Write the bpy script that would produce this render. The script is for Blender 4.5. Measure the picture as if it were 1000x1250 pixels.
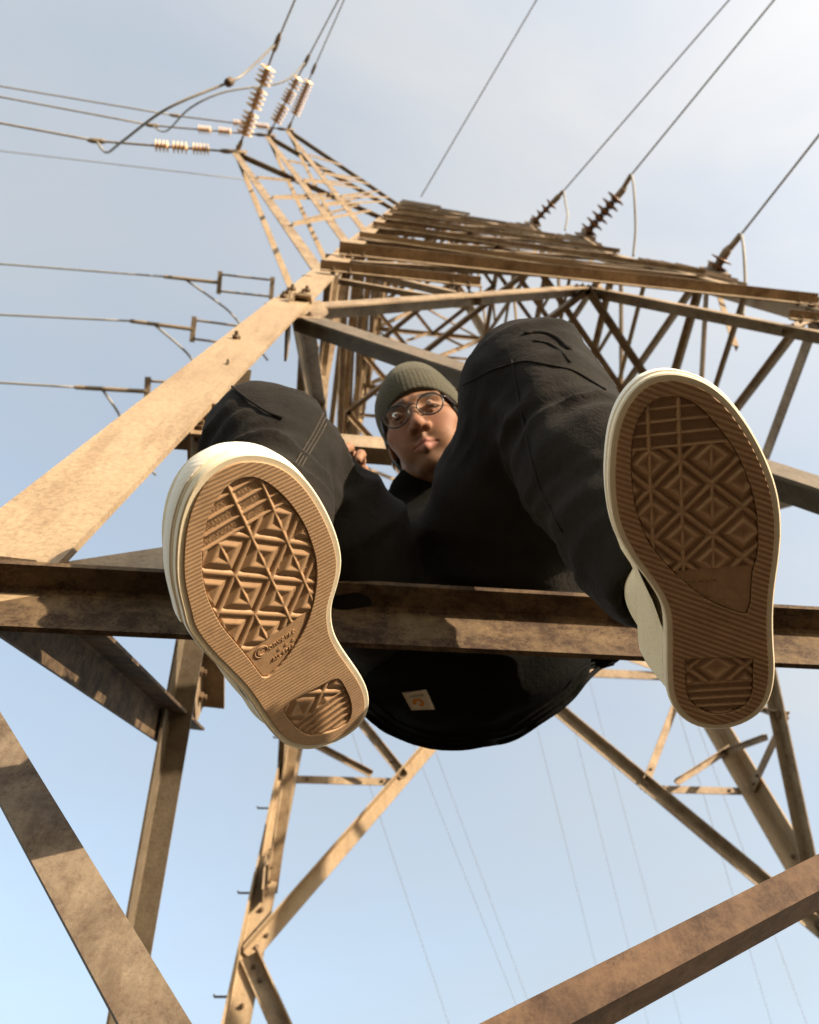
import bpy, bmesh, math, random
import numpy as np
from mathutils import Vector, Matrix, Quaternion

random.seed(7)
RNG = np.random.default_rng(7)
scene = bpy.context.scene
for o in list(bpy.data.objects):
    bpy.data.objects.remove(o, do_unlink=True)

# ------------------------------------------------------------------ camera
# World: x along the pylon's front face, y into the pylon, z up; the beam the
# person sits on runs along x at y = 0, z = 0 and the ground is at z = GROUND.
GROUND = -2.36
HALF = 2.18                      # half width of the pylon at z = 0
APEX = 9.67 * HALF               # height at which the four legs would meet
CAM = np.array([-1.7505, -0.6126, -0.8306])
YAW, PITCH, ROLL, FPX = 0.243, 1.053, -0.144, 959.0
_f = np.array([math.sin(YAW) * math.cos(PITCH), math.cos(YAW) * math.cos(PITCH), math.sin(PITCH)])
_r = np.array([math.cos(YAW), -math.sin(YAW), 0.0])
_u = np.cross(_r, _f)
_c, _s = math.cos(ROLL), math.sin(ROLL)
CR, CU, CF = _c * _r + _s * _u, -_s * _r + _c * _u, _f

cam_data = bpy.data.cameras.new('camera')
cam_data.sensor_fit = 'HORIZONTAL'
cam_data.sensor_width = 36.0
cam_data.lens = 36.0 * FPX / 1000.0
cam_data.clip_start = 0.02
cam_data.clip_end = 20000.0
cam_data.dof.use_dof = True
cam_data.dof.focus_distance = 0.66
cam_data.dof.aperture_fstop = 13.0
cam = bpy.data.objects.new('camera', cam_data)
scene.collection.objects.link(cam)
cam.matrix_world = Matrix(((CR[0], CU[0], -CF[0], CAM[0]),
                           (CR[1], CU[1], -CF[1], CAM[1]),
                           (CR[2], CU[2], -CF[2], CAM[2]),
                           (0, 0, 0, 1)))
scene.camera = cam

# ------------------------------------------------------------------ light
SUN = np.array([0.67, -0.70, 0.205])
SUN = SUN / np.linalg.norm(SUN)
sun_el = math.asin(SUN[2])
sun_az = math.atan2(SUN[0], SUN[1])          # clockwise from +Y
world = bpy.data.worlds.new('World')
scene.world = world
world.use_nodes = True
wt = world.node_tree
wt.nodes.clear()
wout = wt.nodes.new('ShaderNodeOutputWorld')
wbg = wt.nodes.new('ShaderNodeBackground')
sky = wt.nodes.new('ShaderNodeTexSky')
sky.sky_type = 'NISHITA'
sky.sun_disc = False
sky.sun_elevation = sun_el
sky.sun_rotation = sun_az
sky.altitude = 100.0
sky.air_density = 1.0
sky.dust_density = 0.4
sky.ozone_density = 0.3
# thin, wind-drawn veil of high cloud, the same all over the sky
wtc = wt.nodes.new('ShaderNodeTexCoord')
wmap = wt.nodes.new('ShaderNodeMapping')
wmap.inputs['Rotation'].default_value = (0.3, 0.5, 0.4)
wmap.inputs['Scale'].default_value = (1.0, 2.6, 3.0)
wn = wt.nodes.new('ShaderNodeTexNoise')
wn.inputs['Scale'].default_value = 1.1
wn.inputs['Detail'].default_value = 6.0
wn.inputs['Roughness'].default_value = 0.55
wn.inputs['Distortion'].default_value = 0.6
wr = wt.nodes.new('ShaderNodeMapRange')
wr.inputs['From Min'].default_value = 0.35
wr.inputs['From Max'].default_value = 0.75
wr.inputs['To Min'].default_value = 0.47
wr.inputs['To Max'].default_value = 0.76
wsc = wt.nodes.new('ShaderNodeMix')
wsc.data_type = 'RGBA'
wsc.blend_type = 'MULTIPLY'
# the veil scatters sunlight forwards: brighter and warmer towards the sun
wdot = wt.nodes.new('ShaderNodeVectorMath')
wdot.operation = 'DOT_PRODUCT'
wdot.inputs[1].default_value = tuple(SUN)
wph = wt.nodes.new('ShaderNodeMapRange')
wph.inputs['From Min'].default_value = -1.0
wph.inputs['From Max'].default_value = 1.0
wpw = wt.nodes.new('ShaderNodeMath')
wpw.operation = 'POWER'
wpw.inputs[1].default_value = 3.0
wsc.blend_type = 'MIX'
wsc.inputs['A'].default_value = (1.07, 1.14, 1.16, 1.0)
wsc.inputs['B'].default_value = (3.9, 3.4, 2.8, 1.0)
wmx = wt.nodes.new('ShaderNodeMix')
wmx.data_type = 'RGBA'
wl = wt.links
wl.new(wtc.outputs['Generated'], wdot.inputs[0])
wl.new(wdot.outputs['Value'], wph.inputs['Value'])
wl.new(wph.outputs['Result'], wpw.inputs[0])
wl.new(wpw.outputs[0], wsc.inputs['Factor'])
wl.new(wtc.outputs['Generated'], wmap.inputs['Vector'])
wl.new(wmap.outputs['Vector'], wn.inputs['Vector'])
wl.new(wn.outputs['Fac'], wr.inputs['Value'])
wl.new(wr.outputs['Result'], wmx.inputs['Factor'])
wl.new(sky.outputs['Color'], wmx.inputs['A'])
wl.new(wsc.outputs['Result'], wmx.inputs['B'])
wl.new(wmx.outputs['Result'], wbg.inputs['Color'])
wbg.inputs['Strength'].default_value = 0.15
wl.new(wbg.outputs['Background'], wout.inputs['Surface'])

sun_data = bpy.data.lights.new('sun', 'SUN')
sun_data.energy = 3.0
sun_data.angle = math.radians(0.55)
sun_data.color = (1.0, 0.83, 0.62)
sun = bpy.data.objects.new('sun', sun_data)
scene.collection.objects.link(sun)
sun.rotation_euler = Vector(SUN).to_track_quat('Z', 'Y').to_euler()
sun.location = (6, -4, 8)

vs = scene.view_settings
vs.view_transform = 'Standard'
vs.look = 'None'
vs.gamma = 1.0
vs.use_curve_mapping = False
vs.exposure = 1.8

# ------------------------------------------------------------------ helpers
COL = scene.collection

def ray(u, v):
    return CF + CR * (u - 500.0) / FPX - CU * (v - 625.0) / FPX

def sight(u, v, depth):
    """point in the world at a measured bearing and distance from the photographer"""
    return CAM + depth * ray(u, v)

def sight_z(u, v, z):
    d = ray(u, v)
    return CAM + (z - CAM[2]) / d[2] * d

def sight_y(u, v, y):
    d = ray(u, v)
    return CAM + (y - CAM[1]) / d[1] * d

def unit(v):
    v = np.asarray(v, float)
    return v / (np.linalg.norm(v) + 1e-12)

def link(name, me, mat=None, parent=None, smooth=False):
    o = bpy.data.objects.new(name, me)
    COL.objects.link(o)
    if mat is not None and not me.materials:
        me.materials.append(mat)
    if parent is not None:
        o.parent = parent
    if smooth:
        me.polygons.foreach_set('use_smooth', [True] * len(me.polygons))
    return o

def mesh(name, verts, faces, mat=None, parent=None, smooth=False):
    me = bpy.data.meshes.new(name)
    me.from_pydata([tuple(map(float, v)) for v in verts], [], [tuple(int(i) for i in q) for q in faces])
    me.update()
    return link(name, me, mat, parent, smooth)

def empty(name, loc=(0, 0, 0)):
    o = bpy.data.objects.new(name, None)
    o.empty_display_size = 0.1
    COL.objects.link(o)
    o.location = loc
    return o

def tag(o, label=None, cat=None, group=None, kind=None):
    if label: o['label'] = label
    if cat: o['category'] = cat
    if group: o['group'] = group
    if kind: o['kind'] = kind
    return o

class MB:
    """collects geometry, builds one mesh object"""
    def __init__(self):
        self.v, self.f = [], []
    def add(self, verts, faces):
        n = len(self.v)
        self.v += [tuple(map(float, p)) for p in verts]
        self.f += [tuple(int(i) + n for i in q) for q in faces]
        return self
    def prism(self, prof, p, q, ex, ey):
        """extrude a closed 2-D profile (in ex, ey) from p to q"""
        p, q, ex, ey = map(lambda t: np.asarray(t, float), (p, q, ex, ey))
        m = len(prof)
        vs_ = [p + a * ex + b * ey for a, b in prof] + [q + a * ex + b * ey for a, b in prof]
        fs = [(i, (i + 1) % m, (i + 1) % m + m, i + m) for i in range(m)]
        if np.dot(np.cross(ex, ey), q - p) > 0:
            fs = [t[::-1] for t in fs][::1]
            caps = [tuple(range(m)), tuple(range(2 * m - 1, m - 1, -1))]
            caps = [caps[0][::-1], caps[1][::-1]]
            fs = [t[::-1] for t in fs]
        else:
            caps = [tuple(range(m)), tuple(range(2 * m - 1, m - 1, -1))]
            fs = [t[::-1] for t in fs]
        return self.add(vs_, fs + caps)
    def box(self, c, hx, hy, hz, ex=(1, 0, 0), ey=(0, 1, 0), ez=(0, 0, 1)):
        c = np.asarray(c, float)
        ex, ey, ez = (np.asarray(t, float) for t in (ex, ey, ez))
        vs_ = [c + sx * hx * ex + sy * hy * ey + sz * hz * ez for sz in (-1, 1) for sy in (-1, 1) for sx in (-1, 1)]
        return self.add(vs_, [(0, 2, 3, 1), (4, 5, 7, 6), (0, 1, 5, 4), (2, 6, 7, 3), (0, 4, 6, 2), (1, 3, 7, 5)])
    def tube(self, pts, r, n=8, cap=True):
        pts = [np.asarray(p, float) for p in pts]
        m = len(pts)
        rs = r if hasattr(r, '__len__') else [r] * m
        d0 = unit(pts[1] - pts[0])
        a = unit(np.cross(d0, (0.31, 0.2, 0.93)))
        vs_ = []
        for i, p in enumerate(pts):
            d = unit(pts[min(i + 1, m - 1)] - pts[max(i - 1, 0)])
            a = unit(a - d * np.dot(a, d))
            b = np.cross(d, a)
            for k in range(n):
                t = 2 * math.pi * k / n
                vs_.append(p + rs[i] * (a * math.cos(t) + b * math.sin(t)))
        fs = [(i * n + k, i * n + (k + 1) % n, (i + 1) * n + (k + 1) % n, (i + 1) * n + k) for i in range(m - 1) for k in range(n)]
        if cap:
            fs += [tuple(range(n - 1, -1, -1)), tuple((m - 1) * n + k for k in range(n))]
        return self.add(vs_, fs)
    def lathe(self, prof, p, axis, n=16):
        """prof: (radius, height) along axis from p"""
        p, axis = np.asarray(p, float), unit(axis)
        a = unit(np.cross(axis, (0.31, 0.2, 0.93)))
        b = np.cross(axis, a)
        vs_, m = [], len(prof)
        for r_, h_ in prof:
            for k in range(n):
                t = 2 * math.pi * k / n
                vs_.append(p + axis * h_ + r_ * (a * math.cos(t) + b * math.sin(t)))
        fs = [(i * n + k, i * n + (k + 1) % n, (i + 1) * n + (k + 1) % n, (i + 1) * n + k) for i in range(m - 1) for k in range(n)]
        fs += [tuple(range(n - 1, -1, -1)), tuple((m - 1) * n + k for k in range(n))]
        return self.add(vs_, fs)
    def build(self, name, mat=None, parent=None, smooth=False):
        return mesh(name, self.v, self.f, mat, parent, smooth)

# ------------------------------------------------------------------ materials
class NT:
    def __init__(self, name):
        self.m = bpy.data.materials.new(name)
        self.m.use_nodes = True
        self.t = self.m.node_tree
        self.b = self.t.nodes['Principled BSDF']
    def n(self, typ, **kw):
        nd = self.t.nodes.new(typ)
        for k_, v_ in kw.items():
            if k_ in nd.inputs:
                nd.inputs[k_].default_value = v_
            else:
                setattr(nd, k_, v_)
        return nd
    def l(self, a, b):
        self.t.links.new(a, b)
    def noise(self, scale, detail=4.0, rough=0.6, vec=None, dist=0.0):
        nd = self.n('ShaderNodeTexNoise', Scale=scale, Detail=detail, Roughness=rough, Distortion=dist)
        if vec is not None:
            self.l(vec, nd.inputs['Vector'])
        return nd.outputs['Fac']
    def ramp(self, fac, stops):
        nd = self.n('ShaderNodeValToRGB')
        cr = nd.color_ramp
        while len(cr.elements) < len(stops):
            cr.elements.new(0.5)
        for e, (p, c) in zip(cr.elements, stops):
            e.position = p
            e.color = c if len(c) == 4 else (*c, 1.0)
        self.l(fac, nd.inputs['Fac'])
        return nd.outputs['Color']
    def mix(self, fac, a, b, mode='MIX'):
        nd = self.n('ShaderNodeMix', data_type='RGBA', blend_type=mode)
        for key, val in (('Factor', fac), ('A', a), ('B', b)):
            if hasattr(val, 'is_linked'):
                self.l(val, nd.inputs[key])
            else:
                nd.inputs[key].default_value = val if key == 'Factor' else (*val, 1.0)
        return nd.outputs['Result']
    def bump(self, height, strength, dist):
        nd = self.n('ShaderNodeBump', Strength=strength, Distance=dist)
        self.l(height, nd.inputs['Height'])
        self.l(nd.outputs['Normal'], self.b.inputs['Normal'])
        return nd
    def pos(self):
        return self.n('ShaderNodeNewGeometry').outputs['Position']
    def obj(self):
        return self.n('ShaderNodeTexCoord').outputs['Object']

def steel(name, base, dark, rust, rust_lo, rust_hi, scale=6.0, rough=0.62, stretch=(1, 1, 1)):
    t = NT(name)
    mpg = t.n('ShaderNodeMapping')
    mpg.inputs['Scale'].default_value = stretch
    t.l(t.pos(), mpg.inputs['Vector'])
    p = mpg.outputs['Vector']
    n1 = t.noise(scale * 0.8, 9, 0.74, p)
    n2 = t.noise(scale * 0.9, 10, 0.80, p, 0.25)
    n3 = t.noise(scale * 22, 6, 0.75, p)
    col = t.ramp(n1, [(0.3, dark), (0.62, base)])
    fine = t.ramp(n3, [(0.34, (0.58, 0.55, 0.52)), (0.60, (1.08, 1.07, 1.05))])
    col = t.mix(0.8, col, fine, 'MULTIPLY')
    mrun = t.n('ShaderNodeMapping')
    mrun.inputs['Scale'].default_value = (1.0, 1.0, 0.07)
    t.l(t.pos(), mrun.inputs['Vector'])
    n6 = t.noise(scale * 4.5, 5, 0.65, mrun.outputs['Vector'], 0.2)
    runs = t.ramp(n6, [(0.50, (1, 1, 1)), (0.66, (0.52, 0.42, 0.34))])
    col = t.mix(0.38, col, runs, 'MULTIPLY')
    sp = t.mix(0.35, n2, n3)
    fac = t.ramp(sp, [(rust_lo, (0, 0, 0)), (rust_hi, (1, 1, 1))])
    rc = t.ramp(n3, [(0.3, tuple(c * 0.45 for c in rust)), (0.7, rust)])
    col = t.mix(fac, col, rc)
    t.l(col, t.b.inputs['Base Color'])
    t.b.inputs['Roughness'].default_value = rough
    t.b.inputs['Metallic'].default_value = 0.0
    t.b.inputs['Specular IOR Level'].default_value = 0.35
    t.bump(t.mix(0.5, n3, n2), 0.35, 0.0015)
    return t.m

M = {}
M['leg'] = steel('weathered_pale_steel', (0.36, 0.268, 0.168), (0.28, 0.20, 0.12), (0.17, 0.085, 0.038), 0.58, 0.80, 5.0)
M['brace'] = steel('weathered_brown_steel', (0.38, 0.288, 0.186), (0.23, 0.168, 0.104), (0.12, 0.06, 0.027), 0.46, 0.66, 7.0)
M['beam'] = steel('rusted_beam_steel', (0.175, 0.118, 0.064), (0.06, 0.039, 0.022), (0.038, 0.017, 0.008), 0.46, 0.56, 16.0, 0.85, (0.85, 1.15, 1.15))
M['rust'] = steel('shade_toned_rusted_steel', (0.215, 0.165, 0.115), (0.12, 0.09, 0.06), (0.07, 0.040, 0.024), 0.47, 0.60, 15.0, 0.8)  # rusted steel with the lower braces' shade darkened into its colour
M['rust_red'] = steel('red_rusted_steel', (0.150, 0.092, 0.055), (0.085, 0.05, 0.03), (0.05, 0.026, 0.016), 0.44, 0.58, 19.0, 0.85)
M['shade_grey'] = steel('shade_darkened_steel', (0.175, 0.14, 0.098), (0.10, 0.078, 0.052), (0.07, 0.036, 0.018), 0.52, 0.70, 8.0)  # steel colour darkened so that sun-facing diagonals look shaded
M['bolt'] = steel('bolt_steel', (0.22, 0.16, 0.10), (0.12, 0.08, 0.05), (0.10, 0.05, 0.02), 0.4, 0.6, 30.0)

# ------------------------------------------------------------------ ground
t = NT('dry_grass_ground')
p = t.pos()
g1 = t.noise(0.6, 6, 0.6, p)
g2 = t.noise(14.0, 6, 0.7, p)
gc = t.ramp(g1, [(0.3, (0.046, 0.031, 0.018)), (0.5, (0.072, 0.047, 0.027)), (0.7, (0.05, 0.040, 0.02))])
gc = t.mix(0.6, gc, t.ramp(g2, [(0.3, (0.55, 0.55, 0.5)), (0.7, (1.15, 1.12, 1.05))]), 'MULTIPLY')
t.l(gc, t.b.inputs['Base Color'])
t.b.inputs['Roughness'].default_value = 0.95
t.bump(g2, 0.6, 0.03)
M['ground'] = t.m
N = 24
gv, gf = [], []
ring = [0, 3, 8, 20, 60, 200, 800, 3000, 9000]
gv.append((0, 0, GROUND))
for i, rr in enumerate(ring[1:]):
    for k_ in range(N):
        an = 2 * math.pi * k_ / N
        gv.append((rr * math.cos(an), rr * math.sin(an), GROUND + (0.05 * math.sin(3 * an + i) * min(rr / 20, 1.5) if rr > 6 else 0)))
gf += [(0, 1 + k_, 1 + (k_ + 1) % N) for k_ in range(N)]
for i in range(len(ring) - 2):
    for k_ in range(N):
        b0, b1 = 1 + i * N, 1 + (i + 1) * N
        gf.append((b0 + k_, b1 + k_, b1 + (k_ + 1) % N, b0 + (k_ + 1) % N))
tag(mesh('ground', gv, gf, M['ground']), kind='structure')

# ------------------------------------------------------------------ pylon
def half(z):
    return HALF * (1.0 - z / APEX)

# each face: (leg on the left end, leg on the right end) seen from outside, outward normal
K_ = HALF / APEX
FACES = {
    'F': (lambda z: np.array([-half(z), HALF - half(z), z]), lambda z: np.array([half(z), HALF - half(z), z]), unit((0, -1, K_))),
    'B': (lambda z: np.array([-half(z), HALF + half(z), z]), lambda z: np.array([half(z), HALF + half(z), z]), unit((0, 1, K_))),
    'L': (lambda z: np.array([-half(z), HALF - half(z), z]), lambda z: np.array([-half(z), HALF + half(z), z]), unit((-1, 0, K_))),
    'R': (lambda z: np.array([half(z), HALF - half(z), z]), lambda z: np.array([half(z), HALF + half(z), z]), unit((1, 0, K_))),
}
pylon = tag(empty('lattice_pylon', (0, HALF, GROUND)), 'tall rusty lattice steel pylon with pale legs, beams and crossarms that the person sits on', 'pylon')
bpy.context.view_layer.update()
PINV = pylon.matrix_world.inverted()

def pyl(name, mb, mat, parent=None):
    o = mb.build(name, mat)
    o.parent = parent or pylon
    o.matrix_parent_inverse = PINV if parent is None else parent.matrix_world.inverted()
    return o

def angle_bar(name, p, q, e1, e2, w1, w2, mat, th=0.008, mb=None):
    """L-section bar: corner on the line p-q, flanges along e1 (w1 wide) and e2 (w2 wide)"""
    p, q = np.asarray(p, float), np.asarray(q, float)
    d = unit(q - p)
    e1 = unit(e1 - d * np.dot(e1, d))
    e2 = np.asarray(e2, float)
    e2 = unit(e2 - d * np.dot(e2, d) - e1 * np.dot(e2, e1))
    prof = [(0, 0), (w1, 0), (w1, th), (th * 1.6, th), (th, th * 1.6), (th, w2), (0, w2)]
    m_ = mb or MB()
    m_.prism(prof, p, q, e1, e2)
    if mb is None:
        return pyl(name, m_, mat)

def bar_on(face, name, p, q, w, mat, off=0.0, flip=1, out=-1, w2=None, th=None, bolts=False):
    """angle bar lying on a face; one flange in the face, one standing in (out=-1) or out (+1)"""
    n = FACES[face][2]
    p, q = np.asarray(p, float), np.asarray(q, float)
    d = unit(q - p)
    e1 = np.cross(n, d) * flip
    if e1[2] > 0 and flip == 1:
        e1 = -e1
    th = th or max(0.006, w * 0.09)
    o = angle_bar(name, p + n * off - e1 * w * 0.5, q + n * off - e1 * w * 0.5, e1, n * out, w, w2 or w * 0.8, mat, th)
    if bolts:
        L_ = np.linalg.norm(q - p)
        for s_ in (0.07, 0.16, L_ - 0.16, L_ - 0.07):
            if 0 < s_ < L_:
                c_ = p + d * s_ + n * (off + out * th * 0.5)
                rb = min(0.015, w * 0.22)
                m_ = MB().lathe([(rb, -th * 0.5 - 0.010), (rb, th * 0.5 + 0.010)], c_, n, 6).lathe([(rb * 0.5, -th * 0.5 - 0.020), (rb * 0.5, th * 0.5 + 0.020)], c_, n, 7)
                b_ = m_.build('bolt', M['bolt'])
                b_.parent = o
    return o

def lerp(a_, b_, t_):
    return a_ + (b_ - a_) * t_

# legs: corner outwards, one flange in each of the two faces that meet there
SECT = [(GROUND - 0.1, -0.11, 0.10, 0.013), (0.045, 2.52, 0.150, 0.013), (2.50, 4.9, 0.145, 0.012), (4.88, 8.0, 0.14, 0.011), (7.98, 18.6, 0.12, 0.010)]
for sx in (-1, 1):
    for sy in (-1, 1):
        pf = lambda z, ex=0.0: np.array([sx * (half(z) + 0.06 + ex), HALF + sy * (half(z) + ex), z])
        for i, (z0, z1, w, th) in enumerate(SECT):
            ex = 0.004 * (i % 2)
            angle_bar('leg', pf(z0, ex), pf(z1, ex), np.array([-sx, 0, 0.0]), np.array([0, -sy, 0.0]), w, w if z0 > -1 else 0.05, M['leg'], th)

def hexbolt(p, n, r=0.016, h=0.014):
    m_ = MB()
    m_.lathe([(r, 0), (r, h * 0.8), (r * 0.8, h)], p, n, 6)
    m_.lathe([(r * 0.45, h * 0.9), (r * 0.45, h * 1.9)], p, n, 8)
    return m_

def gusset(face, c, d1, d2, s, off, bolts=()):
    n = FACES[face][2]
    c = np.asarray(c, float) + n * off
    d1, d2 = unit(d1), unit(d2)
    pts = [c - d1 * s * 0.35 - d2 * s * 0.3, c + d1 * s * 0.7 - d2 * s * 0.35, c + d1 * s + d2 * s * 0.1, c + (d1 + d2) * s * 0.62, c + d2 * s - d1 * s * 0.1, c - d1 * s * 0.4 + d2 * s * 0.5]
    m_ = MB()
    vs_ = [p_ + n * 0.005 for p_ in pts] + [p_ - n * 0.005 for p_ in pts]
    k = len(pts)
    fs = [tuple(range(k)), tuple(range(2 * k - 1, k - 1, -1))] + [(i, i + k, (i + 1) % k + k, (i + 1) % k) for i in range(k)]
    m_.add(vs_, fs)
    g = pyl('gusset_plate', m_, M['brace'])
    bpy.context.view_layer.update()
    for (u_, v_) in bolts:
        b = hexbolt(c + d1 * u_ * s + d2 * v_ * s + n * 0.005, n).build('bolt', M['bolt'])
        b.parent = g
        b.matrix_parent_inverse = g.matrix_world.inverted()
    return g

ZM, ZT, ZR, ZQ = 2.46, 4.55, 3.55, 0.86      # leg node, upper horizontal, redundant levels
for fc, (la, lb, n) in FACES.items():
    midT = lerp(la(ZT), lb(ZT), 0.5)
    ZM = {'F': 2.46, 'L': 2.46, 'B': 2.05, 'R': 2.25}[fc]
    ZR = 3.55 if fc == 'F' else 3.34
    rim = 0.013
    # horizontals
    if fc in 'BR':
        bar_on(fc, 'horizontal_beam', la(0), lb(0), 0.09, M['beam'], -0.02)
    bar_on(fc, 'horizontal_beam', la(ZT), lb(ZT), 0.10, M['brace'], 0.012, out=1, bolts=True)
    for s_, lg in ((0, la), (1, lb)):
        ZL = 1.30 if fc == 'L' else ZM
        mid0 = lerp(la(0), lb(0), 0.345 if (fc, s_) == ('L', 0) else 0.655 if fc == 'L' else 0.5 if fc == 'F' else (0.31 if s_ == 0 else 0.69))
        # main diagonals: leg node down to the middle of the lower beam, and up to the middle of the upper one
        bar_on(fc, 'diagonal_brace', lg(ZL), mid0 + np.array([0, 0, 0.03]), 0.062 if fc == 'L' else 0.105, {'F': M['shade_grey'], 'L': M['shade_grey'], 'R': M['rust']}.get(fc, M['brace']), -0.030, out=-1, w2=0.06 if fc == 'L' else 0.09, bolts=True)
        bar_on(fc, 'diagonal_brace', lg(ZM), midT, 0.095, M['brace'] if (fc, s_) != ('B', 0) else M['leg'], -0.020, out=-1, bolts=True)
        # redundants
        dg = lambda z: lerp(lg(ZM), midT, (z - ZM) / (ZT - ZM))
        dl = lambda z: lerp(lg(ZL), mid0, (ZL - z) / ZL) + (np.array([0, 0.42 if s_ == 0 else -0.42, 0.0]) if fc == 'L' else 0.0)
        bar_on(fc, 'redundant_brace', lg(ZR), dg(ZR), 0.065, M['brace'], 0.016, out=1, bolts=True)
        bar_on(fc, 'redundant_brace', dg(ZR), lg(ZT - 0.05), 0.060, M['brace'], -0.04, bolts=True)
        bar_on(fc, 'redundant_brace', lg(ZR + 0.35), lerp(lg(ZR), dg(ZR), 0.72), 0.045, M['brace'], -0.055)
        bar_on(fc, 'redundant_brace', lg(ZQ), dl(ZQ), 0.085, M['brace'], -0.05, out=-1, bolts=True)
        if fc == 'F':      # stops at a hanger short of the seat
            pe = lerp(lg(0.02), dl(ZQ - 0.03), 0.225)
            bar_on(fc, 'redundant_brace', lg(0.02), pe, 0.080, M['leg'], -0.012, out=-1)
            bar_on(fc, 'hanger', pe, np.array([pe[0], HALF - half(ZQ), ZQ]), 0.05, M['brace'], -0.03)
        else:
            bar_on(fc, 'redundant_brace', lg(0.02), dl(ZQ - 0.05 if fc == 'L' else ZQ - 0.03), 0.080, M['beam'], -0.012, out=-1, bolts=True)
        # panel below the beam
        if fc in 'BR':
            bar_on(fc, 'diagonal_brace', lg(-0.06), lerp(la(GROUND), lb(GROUND), 0.5), 0.09, M['brace'], 0.012)
    # upper panels
    zs = [4.55, 6.1, 7.9, 9.9, 12.1, 14.4, 16.8, 18.5]
    for i, (z0, z1) in enumerate(zip(zs[:-1], zs[1:])):
        w = 0.060 if z0 < 8 else 0.055
        bar_on(fc, 'horizontal_beam', la(z1), lb(z1), 0.065, M['brace'], 0.012, out=-1, w2=0.06)
        bar_on(fc, 'diagonal_brace', la(z0), lb(z1), w, M['brace'], -0.02)
        if i < 5:
            zc = z0 + (z1 - z0) * half(z0) / (half(z0) + half(z1))
            xc = lerp(la(z0), lb(z1), (zc - z0) / (z1 - z0))
            for lg in (la, lb):
                bar_on(fc, 'redundant_brace', lg(zc), xc, 0.040, M['leg'] if i % 2 else M['brace'], -0.035)
                bar_on(fc, 'redundant_brace', lerp(la(z1), lb(z1), 0.5), lerp(xc, lg(z1), 0.5), 0.038, M['brace'], -0.045)
        bar_on(fc, 'diagonal_brace', lb(z0), la(z1), w, M['leg'] if i % 3 == 0 else M['brace'], 0.022, out=1)

for fc in 'BRL':
    la, lb, n = FACES[fc]
    hd = unit(lb(0) - la(0))
    for z, dn in ((ZT, -1.0),):
        c_ = lerp(la(z), lb(z), 0.5)
        for sg in (-1, 1):
            gusset(fc, c_ + hd * sg * 0.02, hd * sg, unit(np.array([0, 0, dn]) + hd * sg * 0.2), 0.20, -0.008, ((0.45, 0.15), (0.2, 0.4), (0.6, -0.1)))
    for lg, sg in ((la, 1), (lb, -1)):
        if fc != 'B': gusset(fc, lg({'L': 2.46, 'R': 2.25}[fc]) + hd * sg * 0.05, unit(hd * sg + np.array([0, 0, -0.9])), unit(hd * sg + np.array([0, 0, 0.9])), 0.20, -0.010)

# plan bracing inside the body
ZM, ZR = 2.46, 3.55
for z in (ZT, 6.1, 7.9, 9.9, 12.1, 14.4):
    c4 = [np.array([sx * half(z), HALF + sy * half(z), z - 0.03]) for sx, sy in ((-1, -1), (1, -1), (1, 1), (-1, 1))]
    mids = [lerp(c4[i], c4[(i + 1) % 4], 0.5) for i in range(4)]
    for i in range(4):
        d = unit(mids[(i + 1) % 4] - mids[i])
        angle_bar('plan_brace', mids[i], mids[(i + 1) % 4], np.cross((0, 0, 1), d), np.array([0, 0, -1.0]), 0.055, 0.05, M['brace'])

# the beam the person sits on: flange lying flat on top, flange hanging down behind it
bl = np.array([-half(0) - 0.12, 0, 0]); br_ = np.array([half(0) + 0.12, 0, 0])
bt = 0.035                       # top of the beam
bf = sight_z(590, 717, bt)       # front edge of the flat flange
BEAM_TOP, BEAM_Y0 = bt, float(bf[1])
BEAM_Y1 = float(sight_z(590, 750, bt - 0.007)[1])
BEAM_BOT = float(sight_y(590, 792, BEAM_Y1)[2])
angle_bar('horizontal_beam', (bl[0], BEAM_Y1 + 0.008, BEAM_TOP), (br_[0], BEAM_Y1 + 0.008, BEAM_TOP), np.array([0, -1.0, 0]), np.array([0, 0, -1.0]),
          BEAM_Y1 + 0.008 - BEAM_Y0, BEAM_TOP - BEAM_BOT, M['beam'], 0.008)

# the two braces below that beam on the front face
F3 = lambda u_, v_, off=0.0: (lambda d_: CAM + ((off - np.dot((0, 1, -K_), CAM)) / np.dot((0, 1, -K_), d_)) * d_)(ray(u_, v_))
a0, a1 = F3(0, 920), F3(190, 1250)
dA = a1 - a0
pA0 = a0 - dA * ((a0[0] + half(0) + 0.0) / dA[0]) * 0.9
pA1 = a0 + dA * ((GROUND + 0.15 - a0[2]) / dA[2])
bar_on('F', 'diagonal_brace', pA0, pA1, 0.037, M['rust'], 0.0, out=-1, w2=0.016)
mir = lambda q_: np.array([-q_[0], q_[1], q_[2]])
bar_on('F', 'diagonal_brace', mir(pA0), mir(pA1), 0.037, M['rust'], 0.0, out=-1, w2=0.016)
b0, b1 = F3(1000, 1080), F3(680, 1250)
dB = b1 - b0
pB0 = b0 - dB * ((0.02 - b0[2]) / -dB[2])
pB1 = b0 + dB * 1.9
for q0_, q1_ in ((pB0, pB1), (mir(pB0), mir(pB1))):
    dd = unit(q1_ - q0_)
    ein = np.cross(dd, (0, 1.0, 0)); ein = ein if ein[2] > 0 else -ein      # in the face, upwards
    angle_bar('redundant_brace', q0_ - ein * 0.004, q1_ - ein * 0.004, np.array([0, 1.0, 0.0]), ein, 0.040, 0.026, M['rust_red'], 0.006)

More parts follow.
